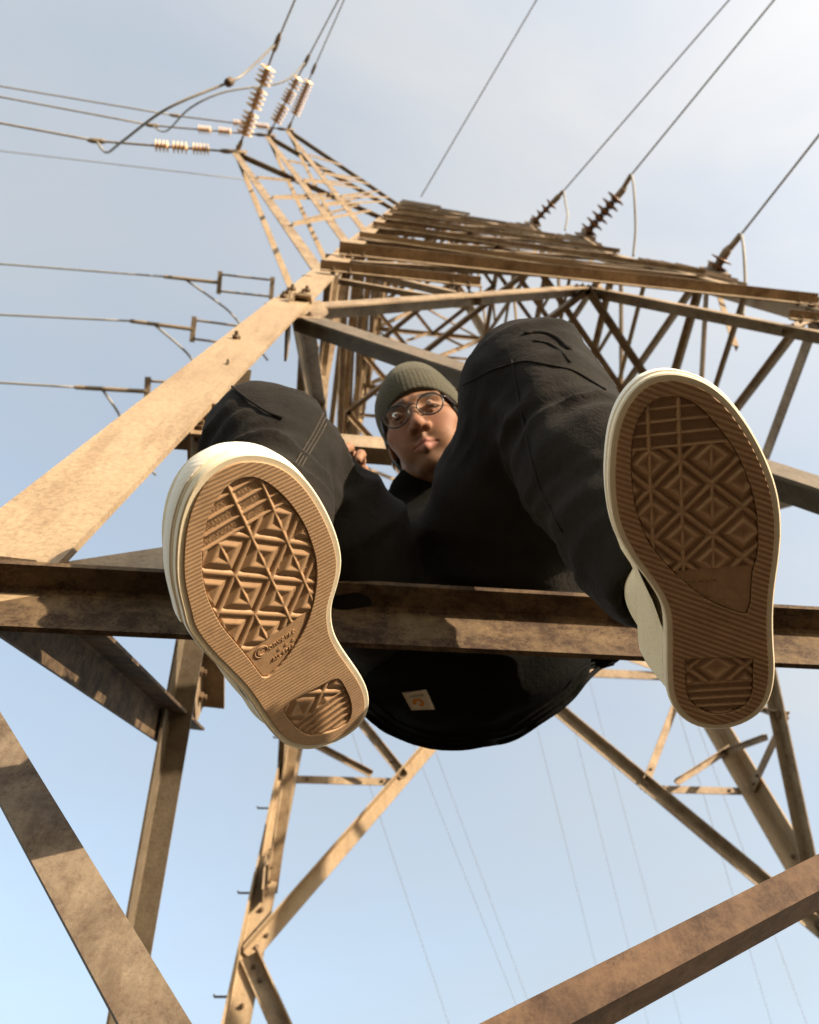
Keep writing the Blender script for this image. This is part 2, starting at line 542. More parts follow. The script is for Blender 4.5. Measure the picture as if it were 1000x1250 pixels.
# gusset plates and bolts on the nearest nodes
for sx, lg in ((-1, FACES['F'][0]), (1, FACES['F'][1])):
    gusset('F', lg(ZM) + np.array([0.0, 0, -0.02]), np.array([-sx * 0.62, 0, -0.78]), np.array([-sx * 0.75, 0, 0.62]), 0.20, -0.016)
    for dz in (0.10, 0.22, 0.34):
        for dx in (-0.03, 0.035):
            q = lg(ZM + dz) + np.array([dx, 0, 0]) + FACES['F'][2] * 0.002
            pyl('bolt', hexbolt(q, FACES['F'][2], 0.017), M['bolt'])
    q = lg(1.62) + np.array([0.02 * sx, 0, 0]) + FACES['F'][2] * 0.002
    pyl('bolt', hexbolt(q, FACES['F'][2], 0.014), M['bolt'])
for lg in (FACES['B'][0], FACES['B'][1]):
    for z in np.arange(1.5, 5.6, 0.14):
        if 2.2 < z < 2.9 or z > 4.3 or z < 1.9:
            q = lg(z) + np.array([0.02, -0.014, 0])
            pyl('bolt', hexbolt(q, np.array([0, -1.0, 0]), 0.016), M['bolt'])
lg = FACES['B'][0]
for i, z in enumerate(np.arange(0.6, 9.0, 0.62)):
    q = lg(z) + np.array([-0.06, 0, 0])
    pyl('step_bolt', MB().tube([q, q + np.array([-0.09, 0, 0.0]), q + np.array([-0.095, 0, 0.012])], 0.007, 6), M['bolt'])

# crossarms: three on each side of the body
def arm(tip, zl, zu, sx):
    tip = np.asarray(tip, float)
    lf = FACES['F'][0] if sx < 0 else FACES['F'][1]
    lo, up = lf(zl), lf(zu)
    side = np.array([0, -1.0, 0])
    for a_, b_, w in ((lo, tip, 0.075), (up, tip, 0.075)):
        d = unit(b_ - a_)
        e1 = unit(np.cross(side, d))
        angle_bar('crossarm_chord', a_, b_, e1, -side, w, w * 0.8, M['brace'], 0.009)
    # second lower chord, set back, and the lacing between the chords
    lo2 = lo + np.array([0, 0.45, 0.0])
    d = unit(tip - lo2)
    angle_bar('crossarm_chord', lo2, tip, np.cross(side, d), -side, 0.05, 0.05, M['leg'], 0.008)
    for j, t_ in enumerate((0.22, 0.42, 0.62)):
        p_, q_ = lerp(lo, tip, t_), lerp(up, tip, t_ * 0.9)
        angle_bar('lacing_bar', p_, q_, np.array([0, -1.0, 0]), np.array([sx * 1.0, 0, 0]), 0.028, 0.028, M['brace'], 0.006)
        q2 = lerp(up, tip, (0.1, 0.3, 0.5)[j])
        if j < 2:
            angle_bar('lacing_bar', p_, q2, np.array([0, -1.0, 0]), np.array([sx * 1.0, 0, 0]), 0.026, 0.026, M['leg'], 0.006)
    # hanger plate at the tip
    m_ = MB()
    m_.box(tip + np.array([0, 0, -0.02]), 0.10, 0.012, 0.14)
    m_.box(tip + np.array([0, 0, 0.05]), 0.012, 0.07, 0.10)
    pyl('hanger_plate', m_, M['brace'])
    return tip

def at_z(u_, v_, z):
    return sight_z(u_, v_, z)

TIPS = [arm(at_z(290, 185, 9.2), 3.75, 10.6, -1), arm(at_z(328, 165, 12.4), 5.6, 14.2, -1), arm(at_z(352, 158, 14.6), 7.4, 16.8, -1)]
RTIPS = [arm(at_z(872, 331, 6.6), 5.3, 7.6, 1), arm(at_z(714, 287, 9.4), 8.0, 10.4, 1), arm(at_z(650, 273, 11.6), 10.2, 12.6, 1)]

# ------------------------------------------------------------------ insulators and lines
def glaze(name, c, rough=0.3):
    t = NT(name)
    n1 = t.noise(9.0, 4, 0.6, t.pos())
    t.l(t.mix(0.7, c, t.ramp(n1, [(0.3, (0.75, 0.73, 0.70)), (0.7, (1.1, 1.08, 1.05))]), 'MULTIPLY'), t.b.inputs['Base Color'])
    t.b.inputs['Roughness'].default_value = rough
    return t.m
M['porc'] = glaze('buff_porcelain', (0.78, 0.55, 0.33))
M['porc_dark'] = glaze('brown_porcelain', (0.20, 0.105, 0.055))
M['fit'] = steel('fitting_steel', (0.34, 0.27, 0.19), (0.22, 0.17, 0.12), (0.16, 0.08, 0.04), 0.55, 0.75, 12.0)
M['wire'] = glaze('aluminium_cable', (0.30, 0.28, 0.25), 0.6)
M['wire_lit'] = glaze('sunlit_cable', (0.30, 0.25, 0.19), 0.6)  # lit copy of the cable, sunlight warmed into its colour

def insulator(name, p, q, spans, r, label, mat, group=None, rod=0.018, per=0.11):
    """string from p (tower end) to q (line end); spans = stretches (0..1) filled with discs"""
    p, q = np.asarray(p, float), np.asarray(q, float)
    root = tag(empty(name, tuple(p)), label, 'insulator', group)
    bpy.context.view_layer.update()
    inv = root.matrix_world.inverted()
    d = unit(q - p)
    L_ = np.linalg.norm(q - p)
    def part(nm, mb, m_, sm=False):
        o = mb.build(nm, m_, None, sm)
        o.parent = root
        o.matrix_parent_inverse = inv
        return o
    part('link_rod', MB().tube([p, q], rod, 6), M['fit'])
    for a_, b_ in spans:
        n_ = max(2, int(round((b_ - a_) * L_ / per)))
        for i in range(n_):
            c_ = p + d * L_ * (a_ + (b_ - a_) * (i + 0.5) / n_)
            h_ = (b_ - a_) * L_ / n_
            part('disc', MB().lathe([(r * 0.30, -h_ * 0.45), (r * 0.42, -h_ * 0.2), (r * 0.95, -h_ * 0.05), (r, h_ * 0.06), (r * 0.80, h_ * 0.16), (r * 0.35, h_ * 0.2), (r * 0.30, h_ * 0.45)], c_, d, 14), mat, True)
    part('end_clamp', MB().lathe([(rod * 1.2, -0.10), (rod * 2.4, -0.06), (rod * 2.4, 0.05), (rod * 1.3, 0.10)], q, d, 8), M['fit'])
    part('shackle', MB().lathe([(rod * 1.2, 0), (rod * 2.2, 0.04), (rod * 2.2, 0.10), (rod * 1.2, 0.14)], p, d, 8), M['fit'])
    return root

def line(name, pts, r, label, cat='cable', group=None, mat='wire', sag=0.0, seg=14):
    pts = [np.asarray(q, float) for q in pts]
    if len(pts) == 2:
        a_, b_ = pts
        pts = [lerp(a_, b_, t_) + np.array([0, 0, -4 * sag * t_ * (1 - t_)]) for t_ in np.linspace(0, 1, seg)]
    else:      # smooth through the given points
        out = []
        P_ = [pts[0]] + pts + [pts[-1]]
        for i in range(1, len(P_) - 2):
            for t_ in np.linspace(0, 1, 8, endpoint=False):
                a0, a1, a2, a3 = P_[i - 1:i + 3]
                out.append(0.5 * ((2 * a1) + (-a0 + a2) * t_ + (2 * a0 - 5 * a1 + 4 * a2 - a3) * t_ ** 2 + (-a0 + 3 * a1 - 3 * a2 + a3) * t_ ** 3))
        pts = out + [pts[-1]]
    o = MB().tube(pts, r, 6).build(name, M[mat], None, True)
    return tag(o, label, cat, group)

def span(name, p, uv, r, label, z_end=None, mat='wire', far=3.0):
    """conductor from p that leaves along the bearing uv at nearly the same height, and runs on"""
    p = np.asarray(p, float)
    e = sight_z(uv[0], uv[1], p[2] if z_end is None else z_end)
    d = e - p
    return line(name, [p, p + d * far], r, label, mat=mat, sag=0.0)

# three crossarms on the left: a string rising out of the frame and one running left from each tip
up_uv = [((338, 52), (360, 0), [(0.16, 0.38), (0.41, 0.60), (0.63, 0.80)]), ((374, 74), (413, 0), [(0.18, 0.42), (0.45, 0.62), (0.64, 0.80)]), ((383, 84), (420, 0), [(0.25, 0.82)])]
lf_uv = [((118, 172), (0, 150), [(0.17, 0.30), (0.33, 0.45), (0.47, 0.58)]), ((186, 153), (0, 118), [(0.30, 0.42), (0.48, 0.6)]), ((214, 141), (0, 105), [(0.15, 0.26), (0.34, 0.48)])]
NAMES = ['lowest', 'middle', 'top']
ENDS = []
for i, tip in enumerate(TIPS):
    z = tip[2]
    q = sight_z(*up_uv[i][0], z - 0.15)
    insulator('insulator_string', tip, q, up_uv[i][2], 0.095, 'buff insulator string rising from the tip of the %s left crossarm' % NAMES[i], M['porc'], 'strings on the left crossarms', rod=0.012, per=0.055)
    span('power_line', q, up_uv[i][1], 0.011, 'cable leaving the frame above the %s left crossarm' % NAMES[i])
    q2 = sight_z(*lf_uv[i][0], z - 0.15)
    insulator('insulator_string', tip + np.array([-0.05, 0, -0.08]), q2, lf_uv[i][2], 0.068, 'buff insulator string running left from the tip of the %s left crossarm' % NAMES[i], M['porc'], 'strings on the left crossarms', rod=0.012, per=0.042)
    span('power_line', q2, lf_uv[i][1], 0.012, 'cable running off left from the %s left crossarm' % NAMES[i], mat='wire_lit')
    ENDS.append((q, q2))
jz = TIPS[0][2]
line('jumper_cable', [ENDS[0][0], sight_z(300, 88, jz - 0.5), sight_z(280, 100, jz - 0.7), sight_z(205, 132, jz - 1.0), sight_z(150, 172, jz - 0.8), sight_z(130, 186, jz - 0.45), ENDS[0][1]], 0.014, 'looping jumper cable with a black damper beside the lowest left crossarm', mat='wire')
jz = TIPS[1][2]
line('jumper_cable', [ENDS[1][0], sight_z(345, 100, jz - 0.5), sight_z(275, 112, jz - 0.9), sight_z(232, 132, jz - 1.0), sight_z(203, 160, jz - 0.5), ENDS[1][1]], 0.013, 'looping jumper cable beside the middle left crossarm', mat='wire')
dq = sight_z(280, 100, TIPS[0][2] - 0.7)
tag(MB().lathe([(0.02, -0.07), (0.045, -0.05), (0.045, 0.05), (0.02, 0.07)], dq, sight_z(300, 88, TIPS[0][2]) - dq, 10).build('cable_damper', M['bolt'], None, True), 'small black damper weight clamped on the left jumper cable', 'damper')
span('power_line', sight_z(300, 219, 16.0), (0, 184), 0.009, 'faint thin cable crossing the sky under the left insulator strings')

# three pairs of rods with yokes on the left, beside the near leg
for i, ((u0, v0), (u1, v1), (u2, v2), (u3, v3), nm) in enumerate((((332, 352), (268, 345), (0, 322), (287, 388), 'top'), ((296, 410), (236, 402), (0, 384), (237, 442), 'middle'), ((246, 482), (180, 478), (0, 467), (150, 528), 'lowest'))):
    z = 7.4 - i * 1.1
    p0, p1 = sight_z(u0, v0, z), sight_z(u1, v1, z)
    d = unit(p1 - p0)
    sd = unit(np.cross(d, CF)) * 0.085
    root = tag(empty('double_strain_string', tuple(p0)), '%s of three paired rods with end yokes left of the pale leg' % nm, 'insulator', 'paired rods beside the near leg')
    bpy.context.view_layer.update()
    inv = root.matrix_world.inverted()
    def part(nm_, mb):
        o = mb.build(nm_, M['fit']); o.parent = root; o.matrix_parent_inverse = inv
    for sg in (-1, 1):
        part('rod', MB().tube([p0 + sd * sg, p1 + sd * sg], 0.011, 6))
    for pp in (p0, p1):
        part('yoke_plate', MB().box(pp, 0.022, 0.115, 0.012, d, unit(sd), np.cross(d, unit(sd))))
    p2 = p1 + d * 0.55
    part('dead_end_clamp', MB().tube([p1, p2], 0.018, 8))
    span('power_line', p2, (u2, v2), 0.009, '%s cable left of the pale leg, running from paired rods' % nm)
    line('jumper_cable', [p1 + d * 0.35, lerp(p1 + d * 0.2, sight_z(u3, v3, z), 0.5) + np.array([0, 0, -0.08]), sight_z(u3, v3, z), sight_z(u3 + 40, v3 + 52, z)], 0.011, 'short cable dropping from the %s paired rods behind the pale leg' % nm)

# right-hand crossarms
for i, (tip, (q0, q1), (u2, v2), spans_, nm, r_) in enumerate(zip(RTIPS, (((884, 312), (905, 286)), ((757, 236), (771, 213)), ((679, 243), (688, 233))), ((1000, 165), (945, 0), (890, 0)), ([(0.12, 0.95)], [(0.05, 0.95)], [(0.05, 0.9)]), ('nearest', 'middle', 'farthest'), (0.11, 0.13, 0.10))):
    z = tip[2]
    a_ = sight_z(*q0, z)
    b_ = sight_z(*q1, z)
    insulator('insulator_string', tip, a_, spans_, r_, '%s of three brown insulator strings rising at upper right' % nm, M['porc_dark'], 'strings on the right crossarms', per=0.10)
    line('strain_rod', [a_, b_], 0.03, '%s short rod joining a brown insulator string to its cable' % nm, 'rod', mat='fit')
    span('power_line', b_, (u2, v2), 0.011, 'cable rising to upper right from the %s brown insulator string' % nm)
    ub, vb = q1
    line('jumper_cable', [b_, sight_z(ub + 3, vb + 18, z - 0.3), sight_z(ub + 5, vb + (65 if i < 2 else 30), z - 0.6), sight_z(ub + 2, vb + (100 if i < 2 else 48), z - 0.8)], 0.014, 'thin cable hanging below the %s brown insulator string' % nm)
pt_ = sight_z(514, 240, 17.0)
span('power_line', pt_, (655, 0), 0.013, 'single cable rising from the very top of the pylon')

# other lines beyond, low in the picture
FAR = [((440, 925), (548, 1250), 'leftmost'), ((497, 890), (634, 1236), 'second from left'), ((527, 905), (650, 1236), 'third from left'), ((655, 885), (728, 1180), 'fourth from left'),
       ((700, 885), (775, 1185), 'fourth from right'), ((738, 900), (805, 1150), 'third from right'), ((832, 880), (942, 1250), 'second from right'), ((850, 880), (985, 1250), 'rightmost')]
for i, (a_, b_, nm) in enumerate(FAR):
    z = (15, 17, 17.5, 22, 23, 24, 19, 19.5)[i]
    p0, p1 = sight_z(*a_, z), sight_z(*b_, z - 0.6)
    d = p1 - p0
    line('power_line', [p0 - d * 0.3, p1 + d * 1.2], 0.008, '%s of the thin far cables behind the pylon, low in the sky' % nm, sag=0.0)

# ------------------------------------------------------------------ person: sculpting tools
class Field:
    """signed distance on a regular grid, smooth unions, naive surface nets"""
    def __init__(self, lo, hi, h):
        self.lo = np.asarray(lo, np.float32)
        self.h = h
        self.n = np.ceil((np.asarray(hi) - np.asarray(lo)) / h).astype(int) + 1
        ax = [self.lo[i] + h * np.arange(self.n[i], dtype=np.float32) for i in range(3)]
        self.X, self.Y, self.Z = np.meshgrid(*ax, indexing='ij')
        self.d = np.full(self.X.shape, 1e3, np.float32)
    def _put(self, s, k, mode):
        d = self.d
        if mode == 'sub':
            s = -s
            if k > 0:
                h_ = np.clip(0.5 + 0.5 * (s - d) / k, 0, 1)
                self.d = d + (s - d) * h_ + k * h_ * (1 - h_)
            else:
                self.d = np.maximum(d, s)
        elif k > 0:
            h_ = np.clip(0.5 + 0.5 * (d - s) / k, 0, 1)
            self.d = d + (s - d) * h_ - k * h_ * (1 - h_)
        else:
            self.d = np.minimum(d, s)
    def cone(self, a, b, ra, rb, k=0.02, mode='add', flat=None):
        a, b = np.asarray(a, np.float32), np.asarray(b, np.float32)
        ba = b - a
        px, py, pz = self.X - a[0], self.Y - a[1], self.Z - a[2]
        t_ = np.clip((px * ba[0] + py * ba[1] + pz * ba[2]) / max(float(ba @ ba), 1e-9), 0, 1)
        dx, dy, dz = px - ba[0] * t_, py - ba[1] * t_, pz - ba[2] * t_
        if flat is not None:      # squash across a direction
            fd, fs = np.asarray(flat[0], np.float32), flat[1]
            w = (dx * fd[0] + dy * fd[1] + dz * fd[2]) * (1 / fs - 1)
            dx, dy, dz = dx + fd[0] * w, dy + fd[1] * w, dz + fd[2] * w
        self._put(np.sqrt(dx * dx + dy * dy + dz * dz) - (ra + (rb - ra) * t_), k, mode)
    def ell(self, c, r, k=0.02, mode='add', R=None):
        px, py, pz = self.X - c[0], self.Y - c[1], self.Z - c[2]
        if R is not None:
            R = np.asarray(R, np.float32)
            px, py, pz = (px * R[i][0] + py * R[i][1] + pz * R[i][2] for i in range(3))
        q0 = np.sqrt((px / r[0]) ** 2 + (py / r[1]) ** 2 + (pz / r[2]) ** 2) + 1e-6
        q1 = np.sqrt((px / r[0] ** 2) ** 2 + (py / r[1] ** 2) ** 2 + (pz / r[2] ** 2) ** 2) + 1e-6
        self._put(q0 * (q0 - 1) / q1, k, mode)
    def chain(self, pts, rs, k=0.02):
        for a, b, ra, rb in zip(pts[:-1], pts[1:], rs[:-1], rs[1:]):
            self.cone(a, b, ra, rb, k)
    def waves(self, amp, scale, n=6, seed=1, ridged=False):
        g = np.random.default_rng(seed)
        s = np.zeros_like(self.d)
        for i in range(n):
            w = g.normal(size=3)
            w = (w / np.linalg.norm(w) * scale * g.uniform(0.6, 1.6)).astype(np.float32)
            ph = self.X * w[0] + self.Y * w[1] + self.Z * w[2] + g.uniform(0, 6.28)
            q = g.normal(size=3).astype(np.float32)
            q = q / np.linalg.norm(q) * scale * 0.6
            ph = ph + 0.9 * np.sin(self.X * q[0] + self.Y * q[1] + self.Z * q[2] + g.uniform(0, 6.28))
            s += (1 - 2 * np.abs(np.sin(ph))) if ridged else np.sin(ph)
        self.d += (amp / math.sqrt(n) * s).astype(np.float32)
    def folds(self, a, b, amp, wl, twist, rng_, seed):
        """creases that run round a limb from a to b, sharp in the valleys"""
        g = np.random.default_rng(seed)
        a, b = np.asarray(a, float), np.asarray(b, float)
        L_ = np.linalg.norm(b - a); ax = (b - a) / L_
        e1 = unit(np.cross(ax, (0.3, 0.9, 0.2))); e2 = np.cross(ax, e1)
        px, py, pz = self.X - a[0], self.Y - a[1], self.Z - a[2]
        t_ = px * ax[0] + py * ax[1] + pz * ax[2]
        x_ = px * e1[0] + py * e1[1] + pz * e1[2]
        y_ = px * e2[0] + py * e2[1] + pz * e2[2]
        ph = np.arctan2(y_, x_)
        rr_ = np.sqrt(x_ * x_ + y_ * y_)
        s = 0
        for k in range(3):
            w = 2 * math.pi / (wl * (1.0, 0.62, 1.7)[k])
            m_ = (1, 2, 1)[k] * (1 if k != 1 else -1)
            q = t_ * w + m_ * (ph * twist + 0.7 * np.sin(ph * 2 + g.uniform(0, 6.28))) + 1.1 * np.sin(t_ * w * 0.37 + ph + g.uniform(0, 6.28)) + g.uniform(0, 6.28)
            mod = 0.5 + 0.5 * np.sin(ph * (1, 2, 3)[k] + t_ * w * 0.23 + g.uniform(0, 6.28))
            s = s + (1.0, 0.6, 0.7)[k] * mod * (1 - 2 * np.abs(np.sin(q * 0.5)) ** 0.8)
        u_ = t_ / L_
        win = np.clip((u_ - rng_[0] + 0.15) / 0.15, 0, 1) * np.clip((rng_[1] + 0.15 - u_) / 0.15, 0, 1) * np.clip((0.16 - rr_) / 0.05, 0, 1)
        self.d -= (amp * 0.6 * s * win).astype(np.float32)
    def mesh(self):
        d, n = self.d, self.n
        ins = d < 0
        cx = np.zeros(tuple(n - 1), np.float32)
        sx, sy, sz = cx.copy(), cx.copy(), cx.copy()
        corner = [(i, j, k) for i in (0, 1) for j in (0, 1) for k in (0, 1)]
        sl_ = lambda c: tuple(slice(c[a], n[a] - 1 + c[a]) for a in range(3))
        for a in range(3):
            for c in corner:
                if c[a]:
                    continue
                e = list(c); e[a] = 1; e = tuple(e)
                d0, d1 = d[sl_(c)], d[sl_(e)]
                cr = ins[sl_(c)] != ins[sl_(e)]
                t_ = np.where(cr, d0 / np.where(cr, d0 - d1, 1), 0)
                cx += cr
                p_ = [c[0], c[1], c[2]]
                for b, acc in enumerate((sx, sy, sz)):
                    acc += np.where(cr, (t_ if b == a else p_[b]), 0)
        act = cx > 0
        idx = np.full(act.shape, -1, np.int64)
        idx[act] = np.arange(act.sum())
        I = np.argwhere(act)
        w = cx[act]
        V = np.c_[sx[act] / w, sy[act] / w, sz[act] / w] + I
        V = V * self.h + self.lo
        F = []
        for a in range(3):
            b, c = (a + 1) % 3, (a + 2) % 3
            s0 = [slice(None)] * 3; s1 = [slice(None)] * 3
            s0[a], s1[a] = slice(0, -1), slice(1, None)
            i0, i1 = ins[tuple(s0)], ins[tuple(s1)]
            for sign, m_ in ((1, i0 & ~i1), (-1, ~i0 & i1)):
                E_ = np.argwhere(m_)
                E_ = E_[(E_[:, b] > 0) & (E_[:, c] > 0) & (E_[:, b] < n[b] - 1) & (E_[:, c] < n[c] - 1)]
                if not len(E_):
                    continue
                def g(db, dc):
                    q = E_.copy(); q[:, b] -= db; q[:, c] -= dc
                    return idx[q[:, 0], q[:, 1], q[:, 2]]
                quad = np.c_[g(1, 1), g(0, 1), g(0, 0), g(1, 0)]
                F.append(quad if sign > 0 else quad[:, ::-1])
        F = np.concatenate(F)
        return V, F[(F >= 0).all(1)]

def smooth_verts(V, F, it=2, lam=0.5):
    e = np.concatenate([F[:, [0, 1]], F[:, [1, 2]], F[:, [2, 3]], F[:, [3, 0]]])
    e = np.concatenate([e, e[:, ::-1]])
    cnt = np.bincount(e[:, 0], minlength=len(V)).astype(float)
    for k_ in range(it):
        for l_ in (lam, -lam * 1.02):
            s = np.stack([np.bincount(e[:, 0], V[e[:, 1], a], minlength=len(V)) for a in range(3)], 1)
            V = V + l_ * (s / np.maximum(cnt, 1)[:, None] - V)
    return V

def np_mesh(name, V, F, mat=None, smooth=True):
    me = bpy.data.meshes.new(name)
    V = np.asarray(V, np.float32); F = np.asarray(F, np.int32)
    me.vertices.add(len(V))
    me.vertices.foreach_set('co', V.ravel())
    me.loops.add(F.size)
    me.loops.foreach_set('vertex_index', F.ravel())
    me.polygons.add(len(F))
    me.polygons.foreach_set('loop_start', np.arange(0, F.size, F.shape[1], dtype=np.int32))
    me.polygons.foreach_set('loop_total', np.full(len(F), F.shape[1], np.int32))
    me.update(calc_edges=True)
    me.validate()
    return link(name, me, mat, None, smooth)

# ------------------------------------------------------------------ person: materials
def cloth(name, c0, c1, weave=900.0, rough=0.95, sheen=0.25, big=9.0, tint=(0.6, 0.5, 0.4)):
    t = NT(name)
    p = t.pos()
    nb = t.noise(big, 5, 0.6, p)
    nf = t.noise(weave, 2, 0.5, p)
    col = t.ramp(nb, [(0.3, c0), (0.7, c1)])
    col = t.mix(0.5, col, t.ramp(nf, [(0.3, (0.6, 0.6, 0.6)), (0.7, (1.35, 1.35, 1.35))]), 'MULTIPLY')
    t.l(col, t.b.inputs['Base Color'])
    t.b.inputs['Roughness'].default_value = rough
    t.b.inputs['Specular IOR Level'].default_value = 0.15
    t.b.inputs['Sheen Weight'].default_value = sheen
    t.b.inputs['Sheen Roughness'].default_value = 0.5
    t.b.inputs['Sheen Tint'].default_value = (*tint, 1.0)
    nm = t.noise(75.0, 6, 0.62, p, 1.5)
    b2 = t.n('ShaderNodeBump', Strength=0.55, Distance=0.004)
    t.l(nm, b2.inputs['Height'])
    bq = t.bump(t.mix(0.5, nf, nb), 0.3, 0.0012)
    t.l(b2.outputs['Normal'], bq.inputs['Normal'])
    return t.m

M['denim'] = cloth('black_canvas_cloth', (0.0105, 0.0093, 0.0082), (0.0185, 0.0165, 0.0145), 1100.0, sheen=0.04)
M['jacket'] = cloth('black_jacket_cloth', (0.0045, 0.0045, 0.004), (0.008, 0.008, 0.0075), 700.0, sheen=0.0)
M['jacket'].node_tree.nodes['Principled BSDF'].inputs['Specular IOR Level'].default_value = 0.04
M['stitch'] = cloth('dark_thread', (0.03, 0.026, 0.021), (0.045, 0.04, 0.033), 1500.0)

person = tag(empty('person', (-1.515, 0.14, BEAM_TOP)),
             'person in olive beanie, round glasses, black clothes and cream sneakers sitting on the rusty beam', 'person')
bpy.context.view_layer.update()
PERSON_INV = person.matrix_world.inverted()

def wear(o, parent=None):
    o.parent = parent or person
    bpy.context.view_layer.update()
    o.matrix_parent_inverse = (parent or person).matrix_world.inverted()
    return o

# skeleton; "a" is the side on the photographer's left, "b" on the right
HIPa, HIPb = np.array([-1.615, 0.15, 0.135]), np.array([-1.415, 0.15, 0.135])
KNEa, KNEb = sight(327, 552, 1.06), sight(648, 470, 1.09)
SOLE = {   # centre of the sole, direction to the toe, outward normal of the sole
    'a': (np.array([-1.7696, -0.2399, -0.3371]), np.array([-0.3258, -0.9352, -0.1388]), np.array([0.5211, -0.0551, -0.8517])),
    'b': (np.array([-1.4509, -0.3122, -0.3297]), np.array([-0.3815, -0.8936, 0.2365]), np.array([-0.2, -0.17, -0.9649])),
}
def sole_frame(s):
    c, l, n = SOLE[s]
    n = unit(n); l = unit(l - n * np.dot(l, n))
    return c, np.cross(l, n), l, n          # origin, across, to toe, outward (down)
def sole_pt(s, x, y, up):
    c, ex, ey, n = sole_frame(s)
    return c + ex * x + ey * y - n * up
ANKa, ANKb = sole_pt('a', -0.004, -0.105, 0.10), sole_pt('b', -0.002, -0.105, 0.10)
PEL, CHEST, NECK = np.array([-1.512, 0.165, 0.14]), np.array([-1.53, 0.185, 0.35]), np.array([-1.545, 0.165, 0.50])
HEAD = sight(518, 522, 1.557)

# ---- trousers
f_ = Field((-2.02, -0.42, -0.32), (-1.18, 0.42, 0.42), 0.0058)
f_.ell((-1.515, 0.15, 0.15), (0.17, 0.115, 0.095), 0.03)
midA = lerp(HIPa, KNEa, 0.5) + np.array([0, 0, 0.0])
midB = lerp(HIPb, KNEb, 0.5) + np.array([-0.022, 0, 0.01])
f_.chain([HIPa, midA, KNEa], [0.098, 0.102, 0.083], 0.05)
f_.chain([HIPb, midB, KNEb], [0.100, 0.112, 0.086], 0.05)
cufA, cufB = lerp(KNEa, ANKa, 0.82), lerp(KNEb, ANKb, 0.82)
shA, shB = lerp(KNEa, ANKa, 0.45), lerp(KNEb, ANKb, 0.45)
f_.chain([KNEa, shA, cufA], [0.083, 0.074, 0.062], 0.03)
f_.chain([KNEb, shB, cufB], [0.086, 0.082, 0.070], 0.03)
# cloth: broad sag, creases behind the knee and at the crotch
f_.waves(0.0050, 17.0, 7, 3)
f_.waves(0.0035, 34.0, 6, 11, ridged=True)
f_.folds(KNEa, cufA, 0.0085, 0.055, 0.9, (0.0, 1.0), 31)
f_.folds(KNEb, cufB, 0.0062, 0.060, -0.8, (0.0, 1.0), 32)
f_.folds(HIPa, KNEa, 0.0070, 0.075, 1.2, (0.1, 1.0), 33)
f_.folds(HIPb, KNEb, 0.0060, 0.080, -1.3, (0.1, 1.0), 34)
# cut the cuffs square
for kn, cu in ((KNEa, cufA), (KNEb, cufB)):
    dr = unit(cu - kn)
    pl = (f_.X - cu[0]) * dr[0] + (f_.Y - cu[1]) * dr[1] + (f_.Z - cu[2]) * dr[2] - 0.035
    near = (np.abs((f_.X - cu[0])) < 0.22)
    rr_ = np.sqrt((f_.X - cu[0]) ** 2 + (f_.Y - cu[1]) ** 2 + (f_.Z - cu[2]) ** 2)
    f_.d = np.where((rr_ < 0.2), np.maximum(f_.d, pl), f_.d)
    # hollow inside the cuff
    hol = np.sqrt(np.maximum(rr_ ** 2 - (pl + 0.035) ** 2, 0)) - (0.050 if cu is cufA else 0.046)
    f_.d = np.where(rr_ < 0.16, np.maximum(f_.d, -np.maximum(hol, -(pl + 0.050))), f_.d)
V, F = f_.mesh()
V = smooth_verts(V, F, 2)
trousers = wear(np_mesh('trousers', V, F, M['denim']))
trousers['label'] = 'baggy black work trousers'

# ---- jacket: body, hem hanging behind the beam, collar and sleeves
ELBa, WRIa = np.array([-1.84, 0.15, 0.27]), sight(415, 594, 1.33)
ELBb, WRIb = np.array([-1.255, 0.20, 0.27]), np.array([-1.36, 0.10, 0.27])
SHOa, SHOb = np.array([-1.70, 0.215, 0.43]), np.array([-1.36, 0.21, 0.43])
f_ = Field((-2.0, -0.22, -0.12), (-1.12, 0.46, 0.68), 0.0068)
f_.ell((-1.507, 0.165, 0.120), (0.205, 0.134, 0.122), 0.03)
f_.cone((-1.512, 0.165, 0.13), CHEST, 0.118, 0.13, 0.05)
f_.cone(SHOa, SHOb, 0.075, 0.075, 0.06)
f_.cone(CHEST, NECK, 0.12, 0.07, 0.05)
f_.chain([SHOa, ELBa, lerp(ELBa, WRIa, 0.88)], [0.078, 0.066, 0.052], 0.03)
f_.chain([SHOb, ELBb, WRIb], [0.078, 0.066, 0.055], 0.03)
# collar
f_.cone(NECK, lerp(NECK, HEAD, 0.24) + np.array([0, -0.012, 0.0]), 0.072, 0.066, 0.02)
f_.waves(0.0050, 15.0, 6, 21)
f_.waves(0.0055, 34.0, 6, 5, ridged=True)
# room for the lap: keep the jacket behind the thighs
lapn = unit((0, -0.80, -0.6))
lap = (f_.Y - 0.055) * lapn[1] + (f_.Z - 0.10) * lapn[2]
zone = np.maximum(lap, f_.Z - 0.33)
f_.d = np.where((np.abs(f_.X + 1.515) < 0.22) & (f_.Z < 0.33), np.maximum(f_.d, lap - 0.045), f_.d)
# keep clear of the beam
bm = np.maximum(np.maximum(BEAM_Y0 - 0.01 - f_.Y, f_.Y - BEAM_Y1 - 0.018), f_.Z - BEAM_TOP - 0.004)
f_.d = np.maximum(f_.d, -bm)
V, F = f_.mesh()
V = smooth_verts(V, F, 2)
jacket = wear(np_mesh('jacket', V, F, M['jacket']))
jacket['label'] = 'black jacket with a ribbed hem'
JV, JF = V, F

